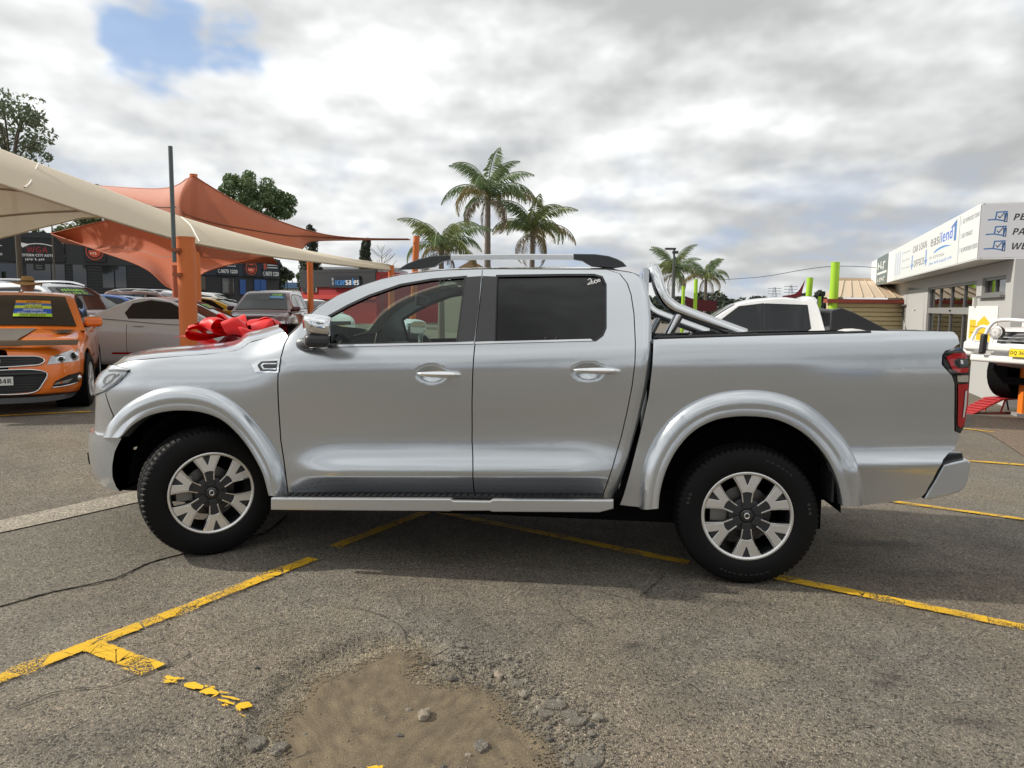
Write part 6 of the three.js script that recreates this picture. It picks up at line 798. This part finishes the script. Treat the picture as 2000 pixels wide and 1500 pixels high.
{ // cream sail across the left
  const L = crv([[-330, 262, 7.0], [-150, 312, 7.8], [0, 359, 8.6], [180, 418, 9.8], [350, 468, 11.2], [520, 499, 13], [660, 516, 15.2], [762, 527, 17.3]]), U = crv([[-330, 168, 8.2], [-150, 232, 9.1], [0, 289, 10], [180, 357, 11.2], [350, 421, 12.6], [520, 470, 14], [660, 505, 15.7], [762, 526, 17.4]]), F = crv([[-330, 520, 14], [-150, 496, 14.6], [0, 465, 15], [100, 440, 14.6], [200, 425, 14], [350, 470, 14], [620, 512, 16], [762, 527, 17.5]]);
  const f = (u, v) => { const a = L(u), b = U(u), c = F(u); if (v < .45) { const t = v / .45; return a.clone().lerp(b, t).add(V3(0, .05 * Math.sin(t * Math.PI), 0)); } const t = (v - .45) / .55; return b.clone().lerp(c, t).add(V3(0, .12 * Math.sin(t * Math.PI), 0)); };
  const g = sail('cream_sail', 'large cream shade sail sweeping down to the silver pickup roof', f, cloth(.66, .56, .40), mat(.35, .3, .22), [.68, .85]);
  const cord = (l, r) => part('lacing_cord', tube(l.map((q) => at(...q)), r, 30, 6), mat(.85, .82, .75), g); cord([[76, 319, 10.2], [66, 338, 9.8], [58, 358, 9.2], [48, 366, 8.9]], .010); cord([[355, 424, 12.3], [372, 440, 11.9], [381, 456, 11.4], [390, 472, 11.2]], .010);
}
{ // terracotta sails
  const T1 = crv([[130, 361, 24], [200, 363.5, 22.5], [260, 367.5, 20.6], [320, 368, 18.8], [350, 360, 17.9], [373, 343, 17.4]]), T2 = crv([[377, 343, 17.4], [420, 370, 17.8], [480, 404, 18.6], [560, 437, 20], [640, 459, 22], [720, 466, 24], [801, 468, 26]]);
  const B1 = crv([[130, 372, 24], [180, 388, 22.4], [260, 415, 20.6], [320, 445, 18.8], [350, 456, 17.9], [373, 470, 17.4]]), B2 = crv([[377, 500, 17.4], [420, 505, 17.8], [480, 500, 18.6], [560, 494, 20], [592, 484, 20.8], [600, 473, 22], [801, 469, 26]]);
  const top = (u) => u < .4 ? T1(u / .4) : T2((u - .4) / .6), bt = (u) => u < .4 ? B1(u / .4) : B2((u - .4) / .6);
  const c2 = crv([[592, 486, 21], [600, 474, 21.6], [625, 470, 22.6], [680, 469, 24], [740, 468.6, 25], [801, 468.3, 26]]);
  const f = (u, v) => { const a = top(u), b = u < .4 ? bt(u) : (() => { const q = (u - .4) / .6; return q < .5 ? crvB(q / .5) : c2((q - .5) / .5); })(); return a.clone().lerp(b, v).add(V3(0, 0, .5 * Math.sin(v * Math.PI))); };
  const crvB = crv([[377, 500, 17.4], [450, 505, 18.2], [540, 498, 19.6], [592, 486, 21]]);
  sail('terracotta_sail', 'large terracotta shade sail rising to a peak beside the grey pole', f, cloth(.45, .135, .065, .25), mat(.2, .06, .03), [.5]);
  const Q = crv([[100, 456, 25], [215, 430, 23.5], [300, 420, 22], [420, 440, 22], [530, 497, 22]]), P = crv([[100, 457, 25], [200, 492, 21.5], [290, 528, 19.5], [340, 566, 19], [372, 556, 19], [400, 532, 20], [460, 514, 21], [530, 498, 22]]);
  sail('low_orange_sail', 'low slung orange shade sail dipping to a point behind the thick orange post', (u, v) => Q(u).lerp(P(u), v).add(V3(0, -.25 * Math.sin(v * Math.PI), -.6 * Math.sin(v * Math.PI))), cloth(.38, .075, .012, .10), mat(.12, .04, .02), [.45]);
  const ms = thing('maroon_sail', 'dark red shade sail tied between lime green posts', 'shade sail', [0, 0, 0]); part('fabric', gridGeo(24, 12, (u, v) => { const a = crv([[1528, 578, 34], [1555, 572, 34], [1573, 546, 34]])(u), b = crv([[1528, 580, 34], [1548, 581, 34], [1564, 580, 34]])(u); return a.lerp(b, v); }), cloth(.22, .02, .035), ms);
  const m2 = thing('maroon_sail', 'dark red shade sail hanging low behind the chrome sports bar', 'shade sail', [0, 0, 0]); part('fabric', gridGeo(24, 12, (u, v) => { const a = crv([[1338, 578, 36], [1352, 583, 36], [1400, 588, 36]])(u), b = crv([[1340, 596, 36], [1360, 606, 36], [1400, 608, 36]])(u); return a.lerp(b, v); }), cloth(.10, .012, .018), m2);
}
const lime = mat(.36, .62, .03, .5), LP = 'lime green posts behind the white pickup';
post('lime_post', 'tall lime green post beside the cream shed', 1632, 513, 27, .30, lime, LP); post('lime_post', 'lime green post at the peak of the dark red sail', 1578, 543, 33, .26, lime, LP, -.03); post('lime_post', 'lime green post seen through the chrome sports bar', 1359.5, 546, 30, .15, lime, LP); post('lime_post', 'short lime green post beside the dark red low sail', 1335, 560, 30, .13, lime, LP); post('lime_post', 'stub of a lime green post behind the white pickup cab', 1601, 580, 33, .14, lime, LP);
{ // lamp pole, wire, pylons
  const t = at(1317, 488, 38), gy = groundH(t.x, t.z), g = thing('lamp_pole', 'dark street lamp pole in front of the far palm', 'lamp pole', [t.x, gy, t.z]), h = t.y - gy; part('pole', cyl(.05, .09, h, 10, 0, h / 2, 0), mat(.1, .11, .11, .5, .3), g); part('lamp_head', merge([rbox(.55, .10, .24, .04, -.2, h + .05, 0), rbox(.3, .14, .2, .04, .06, h - .12, 0)]), mat(.06, .06, .065, .5), g);
  const w = thing('overhead_wire', 'thin overhead wire running to the tall lime post', 'wire'); const a = at(1380, 548, 45), b = at(1632, 520, 32), c = at(1740, 524, 30); part('wire', tube([a, a.clone().lerp(b, .5).add(V3(0, -.12, 0)), b, c], .014, 60, 5), M.black, w);
  for (const [px, py, k] of [[1513, 561, 'pale lattice power tower further from the dark red sail'], [1545, 557, 'pale lattice power tower beside the dark red sail']]) { const Z = 620, top = at(px, py, Z), s = thing('power_tower', k, 'power tower', [top.x, 0, top.z], 0, 'distant power towers'), H = top.y, m = mat(.35, .38, .42, .8); for (const [x, z] of [[-1, -1], [1, -1], [-1, 1], [1, 1]]) part('leg', bar(V3(x * 3, 0, z * 3), V3(x * .5, H, z * .5), .22, 4), m, s); for (let j = 1; j < 5; j++) { const q = mix(3, .5, j / 5); part('brace', merge([bar(V3(-q, H * j / 5, q), V3(q, H * j / 5, q), .14, 4)]), m, s); } for (const f of [.72, .84, .95]) part('cross_arm', bar(V3(-5.5, H * f, 0), V3(5.5, H * f, 0), .25, 4), m, s); }
}
{ // man in a straw hat behind the orange sedan
  const head = at(54, 561, 12.6), gy = groundH(head.x, head.z), H = head.y - gy + .02, g = thing('person', 'person in a wide straw hat and dark shirt standing behind the orange sedan', 'person', [head.x, gy, head.z], .4);
  const s = H / 1.66, J = { head: [0, 1.66, 0, .098], chin: [0, 1.58, .035, .07], neck: [0, 1.48, -.01, .058], chest: [0, 1.30, 0, .15], belly: [0, 1.08, .01, .14], hip: [0, .94, 0, .15], sl: [.18, 1.40, -.01, .066], sr: [-.18, 1.40, -.01, .066], el: [.24, 1.13, -.03, .048], er: [-.24, 1.13, -.03, .048], wl: [.24, .89, .05, .035], wr: [-.24, .89, .05, .035], hl: [.235, .80, .08, .04], hr: [-.235, .80, .08, .04], tl: [.09, .88, 0, .095], tr: [-.09, .88, 0, .095], kl: [.105, .50, .01, .06], kr: [-.105, .50, .01, .06], al: [.11, .09, -.01, .042], ar: [-.11, .09, -.01, .042], fl: [.12, .04, .13, .04], fr: [-.12, .04, .13, .04] };
  const B = [['head', 'chin'], ['head', 'neck'], ['neck', 'chest'], ['chest', 'belly'], ['belly', 'hip'], ['chest', 'sl'], ['chest', 'sr'], ['sl', 'el'], ['sr', 'er'], ['el', 'wl'], ['er', 'wr'], ['wl', 'hl'], ['wr', 'hr'], ['hip', 'tl'], ['hip', 'tr'], ['tl', 'kl'], ['tr', 'kr'], ['kl', 'al'], ['kr', 'ar'], ['al', 'fl'], ['ar', 'fr']].map(([a, b]) => [J[a], J[b]]);
  const mc = new MarchingCubes(96, new THREE.MeshStandardMaterial(), false, false, 120000); mc.isolation = 0; const half = .95;
  for (let k = 0; k < 96; k++) for (let j = 0; j < 96; j++) for (let i = 0; i < 96; i++) { const x = ((i / 48) - 1) * half, y = ((j / 48) - 1) * half + .9, z = ((k / 48) - 1) * half; let d = 9; if (Math.abs(x) < .45 && Math.abs(z) < .32) for (const [a, b] of B) { const bx = b[0] - a[0], by = b[1] - a[1], bz = b[2] - a[2], t = clamp(((x - a[0]) * bx + (y - a[1]) * by + (z - a[2]) * bz) / (bx * bx + by * by + bz * bz)), q = Math.hypot(x - a[0] - bx * t, y - a[1] - by * t, z - a[2] - bz * t) - mix(a[3], b[3], t), h = clamp(.5 + .5 * (d - q) / .04); d = mix(d, q, h) - .04 * h * (1 - h); } mc.field[i + j * 96 + k * 96 * 96] = -d; }
  mc.update(); const n = mc.count, gg = new THREE.BufferGeometry(); gg.setAttribute('position', new THREE.BufferAttribute(mc.positionArray.slice(0, n * 3), 3)); gg.setAttribute('normal', new THREE.BufferAttribute(mc.normalArray.slice(0, n * 3), 3)); gg.scale(half, half, half).translate(0, .9, 0);
  const col = new Float32Array(n * 3), ps = gg.attributes.position; for (let i = 0; i < n; i++) { const y = ps.getY(i), x = Math.abs(ps.getX(i)); const c = y > 1.50 ? [.38, .22, .15] : y < .1 ? [.03, .025, .02] : (x > .2 && y < 1.15 && y > .74) ? [.38, .22, .15] : y > .98 ? [.03, .03, .035] : [.06, .07, .10]; col.set(c, i * 3); } gg.setAttribute('color', new THREE.BufferAttribute(col, 3)); gg.scale(s, s, s);
  part('figure', gg, new THREE.MeshStandardMaterial({ vertexColors: true, roughness: .8 }), g);
  part('hair', new THREE.SphereGeometry(.108 * s, 20, 14, 0, 6.3, 0, 1.9).translate(0, 1.665 * s, -.015), mat(.03, .022, .016, .9), g);
  const hat = new THREE.LatheGeometry([[.235, -.03], [.23, -.024], [.16, .0], [.105, .018], [.100, .03], [.096, .085], [.080, .118], [.04, .128], [0, .118]].map((p) => new THREE.Vector2(...p)), 40), hp = hat.attributes.position; for (let i = 0; i < hp.count; i++) { const x = hp.getX(i), r = Math.hypot(x, hp.getZ(i)); hp.setY(i, hp.getY(i) + (r > .11 ? .9 * (r - .11) * (x * x) / (r * r) * .5 : 0)); } hat.computeVertexNormals(); const hm = part('straw_hat', hat.translate(0, 1.70 * s, 0), mat(.52, .36, .17, .9), g); part('hat_band', cyl(.1, .104, .025, 32, 0, 1.745 * s, 0), mat(.16, .10, .05, .9), hm);
}

// ---------------------------------------------------------------- trees
function leafCloud(clumps, per, size, seed, stretch = [1, 1, 1], droop = 0) { // many small leaves gathered in clumps
  const r = rng(seed), pos = [], col = [], nor = [];
  for (const [cx, cy, cz, cr] of clumps) for (let i = 0; i < per; i++) { let x, y, z, d; do { x = r() * 2 - 1; y = r() * 2 - 1; z = r() * 2 - 1; d = Math.hypot(x, y, z); } while (d > 1 || r() > d * 1.1 + .15); const p = V3(cx + x * cr * stretch[0], cy + y * cr * stretch[1], cz + z * cr * stretch[2]), a = V3(r() - .5, r() - .5 - droop, r() - .5).normalize(), b = V3(r() - .5, r() - .5, r() - .5).cross(a).normalize(), s = size * (.6 + .8 * r()), w = s * .42; const q = [p.clone().addScaledVector(a, -s), p.clone().addScaledVector(b, w), p.clone().addScaledVector(a, s), p.clone().addScaledVector(b, -w)]; for (const k of [0, 1, 2, 0, 2, 3]) pos.push(q[k].x, q[k].y, q[k].z); const t = .7 + .6 * r(); for (let k = 0; k < 6; k++) col.push(t, t, t * .95); }
  const g = new THREE.BufferGeometry(); g.setAttribute('position', new THREE.Float32BufferAttribute(pos, 3)); g.setAttribute('color', new THREE.Float32BufferAttribute(col, 3)); g.computeVertexNormals(); return g;
}
const leafM = (r, g, b) => phys(r, g, b, .75, 0, { transmission: .4, thickness: 0, vertexColors: true }), bark = mat(.10, .085, .065, .95);
function tree(name, label, px, pyTop, Z, cw, chh, trunkH, seed, col, n = 26, per = 260, size = .12, group, flat = .8) {
  const top = at(px, pyTop, Z), gy = groundH(top.x, top.z), H = top.y - gy, g = thing(name, label, 'tree', [top.x, gy, top.z], 0, group), r = rng(seed), cl = []; const cy = H - chh / 2;
  for (let i = 0; i < n; i++) { let x, y, z; do { x = r() * 2 - 1; y = r() * 2 - 1; z = r() * 2 - 1; } while (Math.hypot(x, y, z) > 1 || Math.hypot(x, y, z) < .35); const cr = (n > 40 ? .17 + .13 * r() : .24 + .16 * r()) * Math.min(cw, chh) * .5; cl.push([x * (cw / 2 - cr * .6), cy + y * (chh / 2 - cr * .6), z * (cw / 2 - cr * .6), cr]); }
  const base = H - chh * .75, tr = [tube([V3(0, 0, 0), V3(.1 * cw * .3, base * .5, 0), V3(0, base, 0)], Math.max(.08, cw * .03), 10, 8)]; for (let i = 0; i < Math.min(n, 12); i++) { const c = cl[i]; tr.push(tube([V3(0, base * .9, 0), V3(c[0] * .45, mix(base, c[1], .5), c[2] * .45), V3(c[0], c[1], c[2])], Math.max(.03, cw * .010), 8, 5)); }
  part('trunk', merge(tr), bark, g); part('crown', leafCloud(cl, per, size, seed + 5, [1, flat, 1]), leafM(...col), g); return g;
}
tree('shade_tree', 'broad dark green tree behind the terracotta sail peak', 488, 336, 46, 5.4, 3.6, 3, 41, [.12, .19, .07], 80, 200, .10);
tree('shade_tree', 'olive topped tree just showing over the left of the terracotta sail', 205, 344, 40, 5.4, 4.6, 3, 42, [.17, .20, .075], 50, 200, .11);
tree('gum_tree', 'tall loose gum tree standing behind the cream sail', 12, 158, 24, 2.7, 3.3, 6, 43, [.14, .18, .11], 34, 80, .08, undefined, .7);
tree('shade_tree', 'small dark tree between the workshop and the terracotta sail', 530, 500, 52, 3.0, 2.6, 1, 44, [.035, .06, .025], 14, 240, .12); tree('shade_tree', 'bright green bush beside the dark pencil pine', 578, 526, 80, 4.2, 3.0, 1, 45, [.09, .15, .04], 14, 260, .16); tree('shade_tree', 'dark tree glimpsed between the cream sail and the shopfront', 150, 428, 44, 6, 3.5, 2, 46, [.06, .09, .03], 20, 260, .13);
{ // bare twiggy saplings
  const bare = (px, pyTop, Z, label, seed, sp) => { const t = at(px, pyTop, Z), gy = groundH(t.x, t.z), H = t.y - gy, g = thing('bare_sapling', label, 'tree', [t.x, gy, t.z]), r = rng(seed); part('trunk', bar(V3(0, 0, 0), V3(0, H, 0), .05, 6, .012), bark, g); const tw = []; for (let i = 0; i < 16; i++) { const y = H * (.55 + .42 * r()), a = r() * 6.3, l = (1.05 - y / H) * sp + .3; tw.push(tube([V3(0, y, 0), V3(Math.cos(a) * l * .5, y + l * .35, Math.sin(a) * l * .5), V3(Math.cos(a) * l, y + l * .8, Math.sin(a) * l)], .014, 6, 4)); } part('twigs', merge(tw), bark, g).userData.kind = 'stuff'; }; bare(746, 482, 50, 'bare thin sapling between the pencil pine and the leaning post', 3, 2.2); bare(95, 322, 30, 'bare twigs poking above the cream sail beside the gum tree', 4, 1.6);
}
function pine(px, pyTop, Z, w, seed, label) { const t = at(px, pyTop, Z), gy = groundH(t.x, t.z), H = t.y - gy, g = thing('pencil_pine', label, 'tree', [t.x, gy, t.z], 0, 'dark pencil pines'), r = rng(seed), cl = []; for (let i = 0; i < 46; i++) { const f = r(), y = H * (.08 + .9 * f), k = w * (.5 - .36 * Math.pow(f, 2.2)) * .62, a = r() * 6.3; cl.push([Math.cos(a) * k, y, Math.sin(a) * k, w * (.30 - .14 * f)]); } cl.push([0, H - .3, 0, w * .14]); part('trunk', bar(V3(0, 0, 0), V3(0, H * .9, 0), .16, 8, .05), bark, g); part('crown', leafCloud(cl, 240, .12, seed + 1, [1, 1.6, 1]), leafM(.035, .06, .032), g); }
pine(605, 442, 62, 2.1, 51, 'dark pencil pine behind the slim orange post'); pine(714, 470, 66, 1.7, 52, 'dark pencil pine beside the bare sapling');
// palms
const frondVariants = [0, 1, 2].map((k) => { const r = rng(600 + k), droop = [1.15, 1.5, 1.9][k], pos = [], col = [], n = 62, P = (t) => { const a = .95 - droop * 1.55 * t; return a; }; const pts = []; let x = 0, y = 0; for (let i = 0; i <= n; i++) { const t = i / n, a = 1.05 - droop * 1.45 * t ** 1.15; pts.push([x, y]); x += Math.cos(a) / n; y += Math.sin(a) / n; }
  for (let i = 5; i < n; i++) for (const s of [1, -1]) for (let q = 0; q < 1; q++) { const t = i / n, l = .21 * Math.sin(Math.PI * (.12 + .85 * t)) * (.8 + .4 * r()), tx = pts[i][0] - pts[i - 1][0], ty = pts[i][1] - pts[i - 1][1], tl = Math.hypot(tx, ty), dir = V3(tx / tl * .55, ty / tl * .55 - .45 - .5 * r() + q * .25, s * (.75 - .3 * r())).normalize(), p = V3(pts[i][0], pts[i][1], 0), e = p.clone().addScaledVector(dir, l).add(V3(0, -l * .22, 0)), m = p.clone().addScaledVector(dir, l * .5), w = V3(tx / tl, ty / tl, 0).multiplyScalar(.0048); for (const v of [p, m.clone().add(w), e, p, e, m.clone().sub(w)]) pos.push(v.x, v.y, v.z); const c = .75 + .5 * r(); for (let j = 0; j < 6; j++) col.push(c, c, c); }
  const g = new THREE.BufferGeometry(); g.setAttribute('position', new THREE.Float32BufferAttribute(pos, 3)); g.setAttribute('color', new THREE.Float32BufferAttribute(col, 3)); g.computeVertexNormals(); const rib = tube(pts.filter((p, i) => i % 5 === 0 || i === n).map((p) => V3(p[0], p[1], 0)), .008, 20, 5); const rc = new Float32Array(rib.attributes.position.count * 3).fill(.9); rib.setAttribute('color', new THREE.BufferAttribute(rc, 3)); const a = rib.toNonIndexed(); a.deleteAttribute('uv'); return mergeGeometries([g, a]); });
const palmM = [leafM(.19, .27, .11), leafM(.26, .31, .11), leafM(.34, .29, .13), leafM(.32, .27, .20)];
function palm(px, pyCrown, Z, size, seed, label, nf, mix0, dead = 4) {
  const t = at(px, pyCrown, Z), gy = groundH(t.x, t.z), H = t.y - gy, g = thing('queen_palm', label, 'palm', [t.x, gy, t.z], 0, 'queen palms'), r = rng(seed), tr = size * .05;
  const prof = []; const N = 40; for (let i = 0; i <= N; i++) { const f = i / N; prof.push(new THREE.Vector2(tr * (1.25 - .45 * f) * (1 + (i % 2 ? .06 : 0)), f * H)); } part('trunk', new THREE.LatheGeometry(prof, 14), mat(.17, .145, .12, .95), g); part('crown_shaft', new THREE.SphereGeometry(1, 12, 10).scale(tr * 1.1, size * .16, tr * 1.1).translate(0, H + size * .06, 0), mat(.14, .13, .06, .8), g);
  for (let i = 0; i < nf; i++) { const f = i / nf, tilt = mix(.48, -.55, f) + .18 * (r() - .5), k = f < .45 ? 0 : f < .8 ? 1 : 2; const m = part('frond', frondVariants[(k + (r() < .3 ? 1 : 0)) % 3], palmM[f > .75 && r() < .7 ? 2 : r() < mix0 ? 1 : 0], g); m.position.set(0, H + size * .08 * (1 - f), 0); m.rotation.set(0, i * 2.4 + r() * .5, tilt, 'YXZ'); const s = size * (.85 + .25 * r()); m.scale.set(s, s, s); }
  for (let i = 0; i < dead; i++) { const m = part('dead_frond', frondVariants[2], palmM[3], g, 'brown dead frond hanging against the trunk'); m.position.set(0, H - size * .02, 0); m.rotation.set(0, i * 6.28 / dead + r(), -.85 - .25 * r(), 'YXZ'); const s = size * (.75 + .15 * r()); m.scale.set(s, s, s * .7); }
}
palm(953, 388, 33, 2.75, 61, 'tallest queen palm with brown fronds hanging down its trunk', 15, .3, 4); palm(1040, 455, 34, 2.5, 62, 'queen palm with yellowing fronds beside the tallest palm', 17, .5, 5); palm(862, 492, 30, 2.3, 63, 'short bright queen palm beside the leaning orange post', 14, .8, 2); palm(1316, 535, 44, 2.2, 64, 'palm behind the dark lamp pole', 17, .4, 5); palm(1379, 545, 42, 1.85, 65, 'palm with open fronds behind the lime green post', 11, .4, 2);
{ // roof ridge glimpsed between the palms, small items on the roof line
  const t = at(921, 508, 40), gy = groundH(t.x, t.z), g = thing('brown_gable', 'small brown gable roof glimpsed under the roof rail', 'roof', [t.x, gy, t.z]), h = t.y - gy; part('wall', box(3, h - 1, 4, 0, (h - 1) / 2, -2), mat(.5, .44, .36), g); part('roof', extrude([[-1.8, h - 1], [0, h], [1.8, h - 1]], 4).translate(0, 0, -4), mat(.34, .22, .12, .8), g);
}
// far belt of trees on the horizon at the right
for (const [px, py, Z, w, h, s] of [[1250, 570, 120, 10, 7, 1], [1300, 575, 150, 12, 7, 2], [1345, 572, 90, 7, 6, 3], [1385, 566, 80, 6, 6, 4], [1440, 562, 70, 4.2, 5, 5], [1470, 572, 130, 12, 5, 6], [1505, 573, 150, 14, 5, 7], [1535, 575, 150, 12, 5, 8], [1588, 564, 60, 3.2, 4, 9], [1615, 578, 120, 8, 5, 10], [1410, 574, 140, 12, 6, 11], [1215, 576, 140, 12, 6, 12]]) tree('far_tree', 'dark rounded tree in the belt beyond the white pickup', px, py, Z, w, h, 1, 700 + s, [.035, .055, .028], 14, 130, Z * .0036, 'trees on the horizon beyond the white pickup');
// ---------------------------------------------------------------- behind the camera: the row of cars and trees that the paint and windows mirror
{
  const src = (n) => scene.children.find((o) => o.name === n), G = 'cars parked across the aisle';
  const L = [['white_pickup', -7.5, 9.5, 1.5, 'white dual-cab pickup in the row across the aisle, farthest from the office'], ['maroon_wagon', -4.2, 10.5, 1.62, 'maroon wagon in the row across the aisle beside a white pickup'], ['white_hatch', -1.2, 11, 1.5, 'white hatchback in the row across the aisle beside a maroon wagon'], ['silver_wagon', 2.0, 10.5, 1.55, 'silver wagon in the row across the aisle beside a white hatchback'], ['blue_hatch', 5.2, 10.8, 1.6, 'blue hatchback in the row across the aisle beside a silver wagon'], ['white_pickup', 8.4, 10.4, 1.6, 'white dual-cab pickup in the row across the aisle beside a blue hatchback']];
  for (const [n, x, z, a, label] of L) { const o = src(n), c = copy(o, [x, groundH(x, z), z], -a, label); c.userData.group = G; }
  const t = src('shade_tree'); for (let i = 0; i < 9; i++) { const x = -22 + i * 5.6 + (i % 3), z = 24 + (i * 7 % 5) * 1.6; const c = copy(t, [x, groundH(x, z), z], i * 1.3, 'leafy tree in the row behind the cars across the aisle'); c.scale.setScalar(.8 + .1 * (i % 4)); c.userData.group = 'trees behind the cars across the aisle'; }
}
renderer.render(scene, camera);
